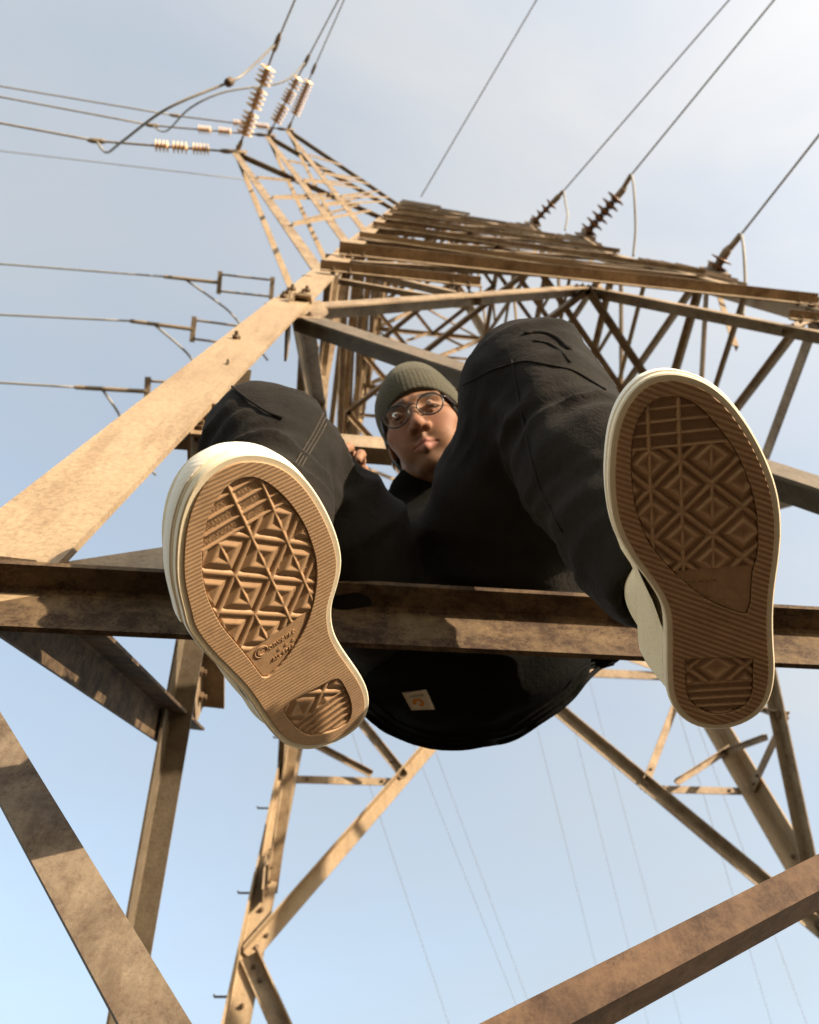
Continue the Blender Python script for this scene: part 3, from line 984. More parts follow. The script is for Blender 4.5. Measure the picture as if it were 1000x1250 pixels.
# ------------------------------------------------------------------ sneakers
OUT = {   # outsole, forefoot recess and heel recess outlines in millimetres (across, towards the toe)
 'b': ([(4.9, 143.8),(17.1, 138.5),(28.7, 129.8),(38.2, 117.4),(45.8, 102.6),(52.8, 83.0),(58.1, 62.1),(61.2, 39.7),(60.7, 19.7),(58.3, 3.1),(58.3, 3.1),(54.0, -14.9),(49.0, -31.4),(44.2, -50.0),(40.6, -69.4),(38.1, -89.4),(36.3, -108.0),(31.9, -126.3),(25.0, -140.4),(13.8, -148.8),(-0.1, -152.7),(-13.3, -152.1),(-25.8, -146.8),(-35.6, -136.5),(-40.6, -123.2),(-40.8, -109.2),(-37.5, -88.4),(-31.8, -61.0),(-29.0, -42.8),(-30.1, -27.7),(-34.5, -13.8),(-39.7, 0.2),(-45.6, 14.3),(-45.4, 15.2),(-50.0, 31.5),(-51.6, 46.0),(-50.6, 63.0),(-48.0, 79.3),(-44.4, 93.5),(-39.5, 108.7),(-33.6, 121.7),(-26.0, 132.4),(-16.8, 140.1),(-6.9, 144.3)],
       [(2.5, 131.9),(11.0, 129.5),(18.7, 123.7),(25.9, 114.5),(32.5, 102.3),(38.9, 88.5),(43.9, 74.2),(47.1, 58.5),(49.0, 43.0),(49.5, 27.7),(48.2, 12.7),(45.5, -4.0),(41.4, -17.0),(38.6, -19.8),(30.2, -59.0),(20.2, -54.1),(9.0, -45.8),(-1.9, -35.7),(-9.6, -25.6),(-16.9, -13.7),(-22.3, -5.1),(-28.5, 8.1),(-34.5, 21.3),(-37.3, 38.7),(-38.3, 52.8),(-37.7, 66.4),(-35.7, 81.0),(-32.7, 95.2),(-29.0, 107.4),(-24.9, 116.0),(-19.4, 124.1),(-11.2, 130.6),(-4.9, 132.4)],
       [(-27.4, -85.0),(-25.5, -83.9),(26.1, -95.0),(25.5, -101.5),(21.7, -123.9),(17.8, -134.8),(8.5, -141.6),(-3.4, -143.4),(-14.7, -141.3),(-23.6, -135.2),(-30.2, -125.6),(-31.9, -115.3),(-29.8, -100.0)]),
 'a': ([(20.9, 137.3),(32.5, 129.3),(41.9, 118.4),(48.9, 104.2),(53.9, 88.0),(57.6, 66.1),(59.0, 44.7),(58.0, 26.3),(54.2, 11.4),(45.8, -2.5),(36.7, -14.3),(31.6, -27.0),(28.5, -44.1),(29.7, -62.9),(33.4, -84.5),(37.3, -107.2),(38.8, -128.4),(35.8, -146.3),(27.3, -159.3),(14.1, -161.5),(-0.8, -158.8),(-16.1, -151.7),(-29.0, -139.0),(-36.8, -125.0),(-41.2, -108.8),(-43.4, -92.5),(-44.7, -74.8),(-45.9, -55.0),(-48.5, -34.8),(-52.9, -13.7),(-57.2, 6.4),(-60.0, 24.6),(-60.8, 40.6),(-58.0, 53.1),(-54.5, 70.9),(-50.7, 83.8),(-44.4, 98.4),(-37.2, 111.9),(-29.5, 122.9),(-20.1, 132.6),(-10.6, 138.8),(0.4, 141.5),(11.2, 141.0)],
       [(16.8, 126.7),(23.2, 122.0),(29.6, 112.4),(35.2, 99.7),(39.9, 83.4),(42.8, 65.8),(43.0, 47.4),(41.4, 29.5),(36.4, 13.4),(28.1, -3.0),(22.4, -11.3),(18.6, -16.6),(9.6, -26.0),(-3.2, -34.9),(-17.5, -42.5),(-33.9, -46.8),(-36.0, -31.1),(-38.7, -9.4),(-42.0, 9.6),(-44.5, 25.2),(-45.0, 40.8),(-44.2, 54.9),(-41.9, 69.4),(-37.8, 82.2),(-32.0, 95.3),(-25.1, 107.4),(-17.3, 116.8),(-9.0, 123.9),(1.6, 128.7),(10.5, 129.0)],
       [(-31.2, -83.6),(-22.0, -82.9),(-6.5, -85.1),(8.9, -88.4),(18.8, -90.5),(23.7, -95.0),(25.4, -110.4),(25.6, -127.7),(22.3, -142.2),(15.2, -150.4),(2.5, -148.4),(-10.8, -142.0),(-20.9, -133.8),(-26.9, -120.4),(-30.0, -105.7),(-31.6, -92.9)]),
}
PATT = {'b': (2.2, 80.7, 0.165, 1), 'a': (2.5, 80.2, -0.02, -1)}     # origin, skew, mirror of the moulded pattern

def chaikin(P, it=2, keep=()):
    P = np.asarray(P, float)
    for _ in range(it):
        Q = np.roll(P, -1, 0)
        P = np.stack([0.75 * P + 0.25 * Q, 0.25 * P + 0.75 * Q], 1).reshape(-1, 2)
    return P

def resample(P, m):
    d = np.r_[P, P[:1]]
    L_ = np.r_[0, np.cumsum(np.linalg.norm(np.diff(d, axis=0), axis=1))]
    t_ = np.linspace(0, L_[-1], m, endpoint=False)
    return np.c_[np.interp(t_, L_, d[:, 0]), np.interp(t_, L_, d[:, 1])]

def normals2(P):
    t_ = np.roll(P, -1, 0) - np.roll(P, 1, 0)
    n = np.c_[t_[:, 1], -t_[:, 0]]
    n /= np.linalg.norm(n, axis=1)[:, None]
    A_ = 0.5 * np.sum(P[:, 0] * np.roll(P[:, 1], -1) - np.roll(P[:, 0], -1) * P[:, 1])
    return n if A_ > 0 else -n

def inside(poly, x, y):
    r_ = np.zeros(x.shape, bool)
    px, py = poly[:, 0], poly[:, 1]
    for i in range(len(poly)):
        j = i - 1
        c = (py[i] > y) != (py[j] > y)
        with np.errstate(divide='ignore', invalid='ignore'):
            r_ ^= c & (x < (px[j] - px[i]) * (y - py[i]) / (py[j] - py[i] + 1e-12) + px[i])
    return r_

def edge_dist(poly, x, y):
    d = np.full(x.shape, 1e9)
    for i in range(len(poly)):
        a, b = poly[i - 1], poly[i]
        ba = b - a
        t_ = np.clip(((x - a[0]) * ba[0] + (y - a[1]) * ba[1]) / (ba @ ba + 1e-12), 0, 1)
        d = np.minimum(d, np.hypot(x - a[0] - ba[0] * t_, y - a[1] - ba[1] * t_))
    return d

def rubber(name, c, rib=None, rough=0.6, wear_=0.55):
    t = NT(name)
    o = t.obj()
    n1 = t.noise(30.0, 5, 0.6, o)
    n2 = t.noise(420.0, 3, 0.6, o)
    col = t.mix(0.6, c, t.ramp(n1, [(0.3, (0.80, 0.79, 0.77)), (0.7, (1.06, 1.06, 1.06))]), 'MULTIPLY')
    n4 = t.noise(75.0, 8, 0.75, o, 1.2)
    n5 = t.noise(16.0, 6, 0.7, o, 0.6)
    dirt = t.ramp(t.mix(0.5, n4, n5), [(0.50, (0, 0, 0)), (0.66, (1, 1, 1))])
    dm = t.n('ShaderNodeMath', operation='MULTIPLY')
    t.l(dirt, dm.inputs[0]); dm.inputs[1].default_value = wear_
    col = t.mix(dm.outputs[0], col, (c[0] * 0.42, c[1] * 0.40, c[2] * 0.40))
    t.l(col, t.b.inputs['Base Color'])
    t.b.inputs['Roughness'].default_value = rough
    t.b.inputs['Specular IOR Level'].default_value = 0.3
    if rib:
        mp = t.n('ShaderNodeMapping')
        mp.inputs['Rotation'].default_value = (0, 0, rib[0])
        t.l(o, mp.inputs['Vector'])
        wv = t.n('ShaderNodeTexWave', wave_type='BANDS', bands_direction='Y', Scale=rib[1], Distortion=0.0)
        t.l(mp.outputs['Vector'], wv.inputs['Vector'])
        bp = t.bump(wv.outputs['Fac'], rib[2], 0.0014)
    else:
        t.bump(n2, 0.15, 0.0006)
    return t.m

M['gum_a'] = rubber('gum_rubber_ribbed_sunlit', (0.40, 0.255, 0.145), (0.10, 100.0, 0.22))  # sunlit shoe's rubber, mixed paler to carry the sunlight
M['gum_b'] = rubber('gum_rubber_diagonal_shaded', (0.36, 0.213, 0.112), (0.62, 74.0, 0.8))  # same rubber for the shaded shoe, its shade mixed in darker
M['gum'] = rubber('gum_rubber', (0.38, 0.235, 0.130))
M['fox'] = rubber('cream_rubber', (0.78, 0.69, 0.52), None, 0.5, 0.22)
# moulded diamonds on the toe bumper
t = NT('cream_rubber_textured')
o_ = t.obj()
wa = t.n('ShaderNodeTexWave', wave_type='BANDS', bands_direction='DIAGONAL', Scale=95.0)
mp_ = t.n('ShaderNodeMapping')
mp_.inputs['Scale'].default_value = (-1, 1, -1)
t.l(o_, mp_.inputs['Vector'])
wb = t.n('ShaderNodeTexWave', wave_type='BANDS', bands_direction='DIAGONAL', Scale=95.0)
t.l(o_, wa.inputs['Vector']); t.l(mp_.outputs['Vector'], wb.inputs['Vector'])
vo_ = t.mix(1.0, wa.outputs['Color'], wb.outputs['Color'], 'MULTIPLY')
t.b.inputs['Base Color'].default_value = (0.80, 0.74, 0.62, 1)
t.b.inputs['Roughness'].default_value = 0.55
t.bump(vo_, 0.28, 0.0006)
M['bump'] = t.m
M['canvas'] = cloth('cream_canvas', (0.66, 0.56, 0.38), (0.76, 0.66, 0.47), 1300.0, 0.9, 0.05)

def shoe(s, label):
    c, ex, ey, n = sole_frame(s)
    up = -n
    MW = Matrix(((ex[0], ey[0], up[0], c[0]), (ex[1], ey[1], up[1], c[1]), (ex[2], ey[2], up[2], c[2]), (0, 0, 0, 1)))
    if np.dot(np.cross(ex, ey), up) < 0:
        MW = MW          # mirrored frame is handled below
    outl, fore, heel = (np.array(q, float) / 1000.0 for q in OUT[s])
    outl = resample(chaikin(outl, 2), 150)
    fore_s = resample(chaikin(fore, 1), 120)
    heel_s = resample(chaikin(heel, 1), 70)
    hand = np.linalg.det(np.c_[ex, ey, up])
    def put(o, parent):
        o.matrix_world = MW
        o.parent = parent
        bpy.context.view_layer.update()
        o.matrix_parent_inverse = parent.matrix_world.inverted() if parent is not person else PERSON_INV
        return o
    # local frame (across, toe, into the shoe); keep it right-handed by swapping face order when needed
    rev = hand < 0
    def build(name, V, F, mat, parent, smooth=False):
        F = [tuple(q[::-1]) for q in F] if rev else [tuple(q) for q in F]
        o = mesh(name, V, F, mat, None, smooth)
        return put(o, parent)

    # --- upper: sculpted canvas shell above the sole
    fu = Field((-0.085, -0.19, 0.012), (0.085, 0.165, 0.155), 0.0032)
    wx = lambda y0: 0.5 * (outl[np.argsort(np.abs(outl[:, 1] - y0))[:8], 0].max() + outl[np.argsort(np.abs(outl[:, 1] - y0))[:8], 0].min())
    fu.ell((wx(.07), 0.072, 0.020), (0.052, 0.072, 0.040), 0.02)
    fu.ell((wx(.03), 0.02, 0.025), (0.050, 0.09, 0.055), 0.03)
    fu.cone((wx(-.03), -0.02, 0.055), (wx(-.1), -0.085, 0.10), 0.036, 0.038, 0.03)
    fu.ell((wx(-.10), -0.102, 0.04), (0.0405, 0.054, 0.058), 0.03)
    fu.ell((wx(-.04), -0.045, 0.03), (0.037, 0.070, 0.060), 0.03)
    ln = -0.008 if s == 'b' else 0.016
    fu.cone((wx(-.10), -0.105, 0.045), (wx(-.1) + ln, -0.100, 0.14), 0.0375, 0.041, 0.02)
    fu.cone((wx(-.05), -0.05, 0.045), (wx(-.1) + ln * 1.1, -0.075, 0.125), 0.036, 0.040, 0.03)
    fu.waves(0.0012, 60.0, 6, 4)
    Vu, Fu = fu.mesh()
    Vu = smooth_verts(Vu, Fu, 2)
    if rev:
        Fu = Fu[:, ::-1]
    upper = np_mesh('sneaker', Vu, Fu, M['canvas'])
    put(upper, person)
    upper['label'] = label

    # --- foxing: cream rubber wall round the sole
    nn = normals2(outl)
    def band(name, prof, mat, mask=None, taper=None):
        m_ = len(outl)
        V, F = [], []
        P = len(prof)
        for i in range(m_):
            k = 1.0 if taper is None else taper[i]
            for off, z in prof:
                q = outl[i] + nn[i] * off * k
                V.append((q[0], q[1], z))
        idx = range(m_) if mask is None else [i for i in range(m_) if mask[i] and mask[(i + 1) % m_]]
        for i in idx:
            j = (i + 1) % m_
            for k in range(P):
                l_ = (k + 1) % P
                F.append((i * P + k, j * P + k, j * P + l_, i * P + l_))
        if mask is not None:
            st = [i for i in range(m_) if mask[i] and not mask[i - 1]]
            en = [i for i in range(m_) if mask[i] and not mask[(i + 1) % m_]]
            for i in st: F.append(tuple(i * P + k for k in range(P)))
            for i in en: F.append(tuple(i * P + k for k in range(P - 1, -1, -1)))
        o = build(name, V, F, mat, upper, True)
        o.data.set_sharp_from_angle(angle=math.radians(38))
        return o
    mm = 0.001
    band('foxing', [(-1.5 * mm, 0.6 * mm), (3.8 * mm, 0.2 * mm), (5.0 * mm, 1.2 * mm), (5.3 * mm, 5 * mm), (4.5 * mm, 5.8 * mm), (4.5 * mm, 7.0 * mm), (5.2 * mm, 7.8 * mm), (4.4 * mm, 17 * mm),
                    (2.4 * mm, 24 * mm), (1.2 * mm, 25.5 * mm), (-6 * mm, 25 * mm)], M['fox'])
    mask = outl[:, 1] > (0.030 + 0.10 * (outl[:, 0] - outl[:, 0].mean()) * (1 if s == 'b' else -1))
    band('toe_bumper', [(4.0 * mm, 8.6 * mm), (6.2 * mm, 9.6 * mm), (6.6 * mm, 12 * mm), (5.8 * mm, 22 * mm), (4.0 * mm, 26.5 * mm), (2.5 * mm, 28.0 * mm), (-4 * mm, 28 * mm)], M['bump'], mask)
    sgn = -1.0 if s == 'b' else 1.0
    qm = (outl[:, 1] < 0.045) & (sgn * nn[:, 0] > 0.05)
    tq = np.clip(0.25 + 0.75 * sgn * nn[:, 0], 0.12, 1.0) * np.clip((0.045 - outl[:, 1]) / 0.05, 0.1, 1.0) * np.clip((outl[:, 1] + 0.165) / 0.05, 0.15, 1.0)
    band('canvas_side', [(4.2 * mm, 20 * mm), (7 * mm, 34 * mm), (11 * mm, 50 * mm), (14 * mm, 66 * mm), (15 * mm, 82 * mm), (8 * mm, 92 * mm), (-4 * mm, 84 * mm), (-4 * mm, 20 * mm)], M['canvas'], qm, tq)
    # rubber toe cap
    capV, capF = [], []
    tm = [i for i in range(len(outl)) if outl[i, 1] > 0.060]
    order = sorted(tm, key=lambda i: math.atan2(outl[i, 0] - 0.0, outl[i, 1] - 0.06))
    ctr = np.array([outl[tm, 0].mean(), 0.075])
    rows = 6
    for r_ in range(rows + 1):
        u_ = r_ / rows
        for i in order:
            q = outl[i] + nn[i] * 0.001
            q = q + (ctr - q) * (u_ ** 1.3) * 0.92
            capV.append((q[0], q[1], 0.027 + 0.026 * math.sin(u_ * math.pi / 2)))
    w_ = len(order)
    for r_ in range(rows):
        for i in range(w_ - 1):
            capF.append((r_ * w_ + i, r_ * w_ + i + 1, (r_ + 1) * w_ + i + 1, (r_ + 1) * w_ + i))
    build('toe_cap', capV, capF, M['fox'], upper, True)

    # --- outsole: brown plate with two openings for the moulded tread
    cu = bpy.data.curves.new('outsole', 'CURVE')
    cu.dimensions = '2D'
    cu.fill_mode = 'BOTH'
    cu.extrude = 0.0021
    cu.bevel_depth = 0.0004
    cu.bevel_resolution = 1
    for poly in (outl - nn * 0.0008, fore_s, heel_s):
        sp = cu.splines.new('POLY')
        sp.points.add(len(poly) - 1)
        for pt, q in zip(sp.points, poly):
            pt.co = (q[0], q[1], 0, 1)
        sp.use_cyclic_u = True
    oc = bpy.data.objects.new('outsole_curve', cu)
    COL.objects.link(oc)
    dg = bpy.context.evaluated_depsgraph_get()
    dg.update()
    me = bpy.data.meshes.new_from_object(oc.evaluated_get(dg))
    bpy.data.objects.remove(oc, do_unlink=True)
    bpy.data.curves.remove(cu)
    me.name = 'outsole'
    me.materials.clear()
    me.transform(Matrix.Translation((0, 0, 0.0016)))      # lower face 0.9 mm proud of the foxing edge
    if rev:
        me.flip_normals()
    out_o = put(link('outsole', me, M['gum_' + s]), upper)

    # --- tread: one relief surface in each opening
    ox, oy, sk, mir_ = PATT[s]
    def uv(x, y):
        x, y = x * 1000 - ox, y * 1000 - oy
        ang = math.atan(sk)
        a_ = x * math.cos(ang) - y * math.sin(ang)
        b_ = x * math.sin(ang) + y * math.cos(ang)
        return a_ * mir_, b_
    def bar(d, w, h_):
        return h_ * np.sqrt(np.clip(1 - (d / w) ** 2, 0, 1))
    DX, DY = 22.5, 41.5
    def lattice(a_, b_, full):
        # rotated cell coordinates
        p_ = a_ / DX + b_ / (DY / 2)
        q_ = a_ / DX - b_ / (DY / 2)
        dp, dq = np.abs((p_ + 1) % 2 - 1), np.abs((q_ + 1) % 2 - 1)      # 0 on a diagonal bar
        nrm = 1 / math.hypot(1 / DX, 2 / DY)
        dpm, dqm = dp * nrm, dq * nrm
        h_ = np.zeros_like(a_)
        # pyramid blocks with a dented top
        cellp, cellq = (p_ % 2) - 1, (q_ % 2) - 1
        m_ = np.maximum(np.abs(cellp), np.abs(cellq))
        dep = 1.0 if s == 'a' else 1.35
        pyr = np.where(m_ > 0.40, np.clip((0.84 - m_) / 0.36, 0, 1) * 2.5, 2.5 - (0.40 - m_) / 0.40 * 1.9)
        h_ = np.maximum(h_, pyr)
        h_ = np.maximum(h_, bar(dpm, 2.7, 2.3))
        h_ = np.maximum(h_, bar(dqm, 2.7, 2.3))
        return h_
    def stip(a_, b_):
        fx, fy = (a_ + 0.5 * np.floor(b_ / 1.35)) % 1.0 - 0.5, (b_ / 1.35) % 1.0 - 0.5
        return 0.55 * (np.hypot(fx * 1.0, fy * 1.35) < 0.36)
    def relief(name, poly, region):
        st = 0.00062
        x0, y0 = poly.min(0) - 0.002
        x1, y1 = poly.max(0) + 0.002
        X_, Y_ = np.meshgrid(np.arange(x0, x1, st), np.arange(y0, y1, st), indexing='ij')
        a_, b_ = uv(X_, Y_)
        ed = edge_dist(poly, X_, Y_) * 1000
        ins_ = inside(poly, X_, Y_)
        if region == 'fore':
            h_ = lattice(a_, b_, True)
            for k in (-1, 0):
                h_ = np.maximum(h_, bar(np.abs(a_ - k * DX), 1.9, 2.6))
            tri = np.maximum(bar(np.abs(a_ - DX), 1.8, 2.6) * (((-b_ + 62) % DY) < 30), 0)
            h_ = np.maximum(h_, tri)
            # toe: straight ribs and stippling
            toe = b_ > 10.5
            rib = bar(np.abs((b_ - 11.5 + 5) % 10.0 - 5), 1.7, 2.3)
            ht = np.maximum(0.7 + stip(a_, b_), rib)
            for k in (-1, 0):
                ht = np.maximum(ht, bar(np.abs(a_ - k * DX), 1.9, 2.6))
            h_ = np.where(toe, ht, h_)
            sp_ = (a_ < -8) & (b_ < -14) & (b_ > -70) & (h_ < 0.8)
            h_ = np.where(sp_, 0.6 + stip(a_, b_), h_)
            h_ = np.where(b_ < -90.0, 1.5, h_)
        else:
            yc = -178.0
            h_ = lattice(a_ - 1.0, b_ - yc - 0.0, False)
            low = b_ < yc - 12.5
            rib = bar(np.abs((b_ - yc + 14.0 + 3.6) % 7.2 - 3.6), 1.9, 2.0)
            h_ = np.where(low, np.maximum(0.6 + stip(a_, b_), rib), h_)
        h_ = np.where(ed < 0.7, 0.0, h_)
        Zl = (3.0 - h_ - 0.75) * mm * (1.0 if s == 'a' else 2.1) - (0.0 if s == 'a' else 0.25 * mm)
        k_ = ins_ | (ed < 1.4)
        idx = np.full(X_.shape, -1)
        idx[k_] = np.arange(k_.sum())
        V = np.c_[X_[k_], Y_[k_], Zl[k_]]
        q = np.stack([idx[:-1, :-1], idx[:-1, 1:], idx[1:, 1:], idx[1:, :-1]], -1).reshape(-1, 4)
        q = q[(q >= 0).all(1)]
        if rev:
            q = q[:, ::-1]
        o = np_mesh(name, V, q, M['gum'], smooth=False)
        return put(o, upper)
    relief('forefoot_tread', fore_s, 'fore')
    relief('heel_tread', heel_s, 'heel')

    # --- raised lettering on the arch panel
    ang = math.atan(sk)
    exp_, eyp = np.array([math.cos(ang), -math.sin(ang)]), np.array([math.sin(ang), math.cos(ang)])
    for txt, a0, b0, size, stretch in (('C', -15.5, -102.2, 11.5, 1.0), ('onverse', -5.6, -101.5, 7.6, 0.95), ('ALL STAR', -7.0, -114.0, 4.4, 1.05)):
        cv = bpy.data.curves.new('lettering', 'FONT')
        cv.body = txt
        cv.size = size * mm
        cv.extrude = 0.0005
        cv.space_character = 1.08
        to = bpy.data.objects.new('lettering', cv)
        COL.objects.link(to)
        dg = bpy.context.evaluated_depsgraph_get()
        dg.update()
        me = bpy.data.meshes.new_from_object(to.evaluated_get(dg))
        bpy.data.objects.remove(to, do_unlink=True)
        a1 = a0 if s == 'b' else a0 + (-19.0)
        sh = 5.0 if s == 'b' else 0.0
        v0 = np.array([ox, oy]) * mm + exp_ * (a1 + sh) * mm + eyp * b0 * mm
        L_ = Matrix(((exp_[0] * stretch, eyp[0], 0, v0[0]), (exp_[1] * stretch, eyp[1], 0, v0[1]), (0, 0, -1, (0.45 if s == 'a' else 0.75) * mm), (0, 0, 0, 1)))
        me.transform(L_)
        if not rev:
            me.flip_normals()
        me.name = 'lettering'
        put(link('lettering', me, M['gum']), upper)
    # ring round the big initial and little stars between the lines
    tor = MB()
    sh = (5.0 if s == 'b' else -19.0)
    ctr = np.array([ox, oy]) * mm + exp_ * (-11.6 + sh) * mm + eyp * (-98.4) * mm
    ringp = [np.array([ctr[0] + 5.6 * mm * math.cos(q), ctr[1] + 4.9 * mm * math.sin(q), (0.6 if s == 'a' else 1.1) * mm]) for q in np.linspace(0, 2 * math.pi, 25)]
    tor.tube(ringp, 0.00055, 6, False)
    build('emblem_ring', tor.v, tor.f, M['gum'], upper)
    for k in (-1, 0, 1):
        st_ = MB()
        q0 = np.array([ox, oy]) * mm + exp_ * (8.0 + sh + k * 6.5) * mm + eyp * (-107.0) * mm
        pr_ = [np.array([q0[0] + (1.7 if i % 2 == 0 else 0.75) * mm * math.sin(i * math.pi / 5), q0[1] + (1.7 if i % 2 == 0 else 0.75) * mm * math.cos(i * math.pi / 5)]) for i in range(10)]
        Vs = [(q[0], q[1], 0.25 * mm) for q in pr_] + [(q[0], q[1], 1.2 * mm) for q in pr_]
        Fs = [tuple(range(10))] + [(i, i + 10, (i + 1) % 10 + 10, (i + 1) % 10) for i in range(10)]
        build('emblem_star', Vs, Fs, M['gum'], upper)
    return upper

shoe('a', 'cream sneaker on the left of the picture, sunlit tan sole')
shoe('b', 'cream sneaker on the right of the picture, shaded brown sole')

# ------------------------------------------------------------------ head, hands, hat, glasses
_v = unit(HEAD - CAM)
_tilt = math.radians(19)
hr0 = math.cos(_tilt) * CR + math.sin(_tilt) * CU
hr0 = unit(hr0 - _v * np.dot(hr0, _v))
hu0 = unit(np.cross(hr0, _v))
if np.dot(hu0, CU) < 0:
    hu0 = -hu0
_p = math.radians(24.5)
hf = math.cos(_p) * (-_v) + math.sin(_p) * hu0
hu = math.cos(_p) * hu0 - math.sin(_p) * (-_v)
_y = math.radians(-5)
hx = math.cos(_y) * hr0 - math.sin(_y) * hf
hf = math.cos(_y) * hf + math.sin(_y) * hr0
HROT = np.c_[hx, hu, hf]                   # local x (picture right), y (crown), z (out of the face)
HEADM = Matrix(((hx[0], hu[0], hf[0], HEAD[0]), (hx[1], hu[1], hf[1], HEAD[1]), (hx[2], hu[2], hf[2], HEAD[2]), (0, 0, 0, 1)))
def hw(x, y, z):
    return HEAD + HROT @ np.array([x, y, z])
HLEFT = np.linalg.det(HROT) < 0

f_ = Field((-0.100, -0.165, -0.115), (0.100, 0.150, 0.135), 0.0019)
f_.ell((0, 0.030, -0.006), (0.074, 0.102, 0.094), 0.01)
f_.ell((0, -0.040, 0.028), (0.060, 0.078, 0.062), 0.03)             # mid face
f_.ell((0, -0.078, 0.032), (0.045, 0.036, 0.048), 0.02)             # jaw
f_.cone((-0.046, -0.062, -0.005), (-0.018, -0.104, 0.060), 0.018, 0.016, 0.02)
f_.cone((0.046, -0.062, -0.005), (0.018, -0.104, 0.060), 0.018, 0.016, 0.02)
f_.ell((0, -0.103, 0.066), (0.021, 0.016, 0.018), 0.016)            # chin
for sx in (-1, 1):
    f_.ell((sx * 0.043, -0.028, 0.057), (0.026, 0.024, 0.022), 0.022)       # cheekbone
    f_.ell((sx * 0.033, -0.062, 0.062), (0.022, 0.028, 0.022), 0.02)
    f_.cone((sx * 0.010, 0.020, 0.089), (sx * 0.046, 0.020, 0.072), 0.010, 0.009, 0.012)   # brow ridge
    f_.ell((sx * 0.032, 0.000, 0.099), (0.019, 0.0135, 0.016), 0.010, 'sub')               # socket
f_.cone((0, 0.010, 0.088), (0, -0.030, 0.104), 0.0085, 0.0105, 0.010)       # nose
f_.ell((0, -0.036, 0.105), (0.0125, 0.0110, 0.0125), 0.008)
for sx in (-1, 1):
    f_.ell((sx * 0.0135, -0.038, 0.095), (0.0085, 0.0085, 0.0105), 0.006)
    f_.ell((sx * 0.0075, -0.0475, 0.101), (0.0042, 0.0050, 0.0060), 0.002, 'sub')          # nostril
f_.cone((0, -0.050, 0.091), (0, -0.060, 0.092), 0.004, 0.004, 0.008)
# lips
f_.cone((-0.0235, -0.0720, 0.077), (-0.004, -0.0665, 0.0905), 0.0036, 0.0060, 0.005)
f_.cone((0.0235, -0.0720, 0.077), (0.004, -0.0665, 0.0905), 0.0036, 0.0060, 0.005)
f_.cone((-0.0215, -0.0740, 0.077), (0.0, -0.0790, 0.0895), 0.0038, 0.0075, 0.005)
f_.cone((0.0215, -0.0740, 0.077), (0.0, -0.0790, 0.0895), 0.0038, 0.0075, 0.005)
for sx in (-1, 1):
    f_.cone((0, -0.0726, 0.0985), (sx * 0.027, -0.0732, 0.0820), 0.0016, 0.0010, 0.002, 'sub')
# lids
for sx in (-1, 1):
    f_.cone((sx * 0.020, -0.002, 0.0835), (sx * 0.032, 0.0022, 0.0905), 0.0038, 0.0052, 0.003)
    f_.cone((sx * 0.032, 0.0022, 0.0905), (sx * 0.045, -0.001, 0.0790), 0.0052, 0.0038, 0.003)
    f_.cone((sx * 0.021, -0.006, 0.0835), (sx * 0.032, -0.0105, 0.0860), 0.0030, 0.0034, 0.003)
    f_.cone((sx * 0.032, -0.0105, 0.0860), (sx * 0.044, -0.006, 0.0780), 0.0034, 0.0030, 0.003)
    f_.ell((sx * 0.076, -0.014, -0.006), (0.009, 0.030, 0.019), 0.006)      # ear
    f_.ell((sx * 0.083, -0.012, -0.001), (0.005, 0.019, 0.010), 0.004, 'sub')
nk = np.linalg.inv(HROT) @ (NECK - HEAD)
f_.cone((0, -0.075, -0.015), tuple(nk), 0.052, 0.056, 0.025)
V, F = f_.mesh()
V = smooth_verts(V, F, 1)
hv = V.copy()
Vh = V @ HROT.T + HEAD
Fh = F[:, ::-1] if HLEFT else F
# colour: lips, shaved beard shadow, brows
def blob(x, y, cx, cy, rx, ry):
    return np.clip(1.25 - ((x - cx) / rx) ** 2 - ((y - cy) / ry) ** 2, 0, 1)
X_, Y_, Z_ = hv.T
front = (Z_ > 0.06)
lip = np.clip(blob(X_, Y_, 0, -0.0735, 0.0245, 0.0115) * 1.6, 0, 1) * (Z_ > 0.076)
beard = (blob(X_, Y_, 0, -0.100, 0.050, 0.030) * 0.8 + blob(X_, Y_, 0, -0.058, 0.026, 0.007) * 0.9) * front * (1 - lip)
brow = np.maximum(blob(X_, Y_, 0.032, 0.021, 0.023, 0.006), blob(X_, Y_, -0.032, 0.021, 0.023, 0.006)) * front
flush = np.maximum(blob(X_, Y_, 0.042, -0.03, 0.03, 0.025), blob(X_, Y_, -0.042, -0.03, 0.03, 0.025)) * 0.5 + blob(X_, Y_, 0, -0.035, 0.018, 0.016) * 0.6
head_cols = np.stack([lip, beard, brow, flush], 1)

# body under the clothes: trunk, arms, legs, hands (one surface together with the head)
f_ = Field((-1.98, -0.34, -0.34), (-1.14, 0.40, 0.66), 0.0085)
f_.cone(PEL + np.array([0, 0.03, 0]), CHEST + np.array([0, 0.03, 0]), 0.080, 0.085, 0.04)
f_.cone(CHEST, NECK, 0.10, 0.055, 0.04)
f_.cone(SHOa, SHOb, 0.05, 0.05, 0.04)
f_.chain([SHOa, ELBa, WRIa], [0.045, 0.036, 0.026], 0.01)
f_.chain([SHOb, ELBb, WRIb], [0.045, 0.036, 0.026], 0.01)
f_.chain([HIPa, KNEa, ANKa], [0.085, 0.056, 0.036], 0.02)
f_.chain([HIPb, KNEb, ANKb], [0.085, 0.056, 0.036], 0.02)
Vb, Fb = f_.mesh()
Vb = smooth_verts(Vb, Fb, 1)

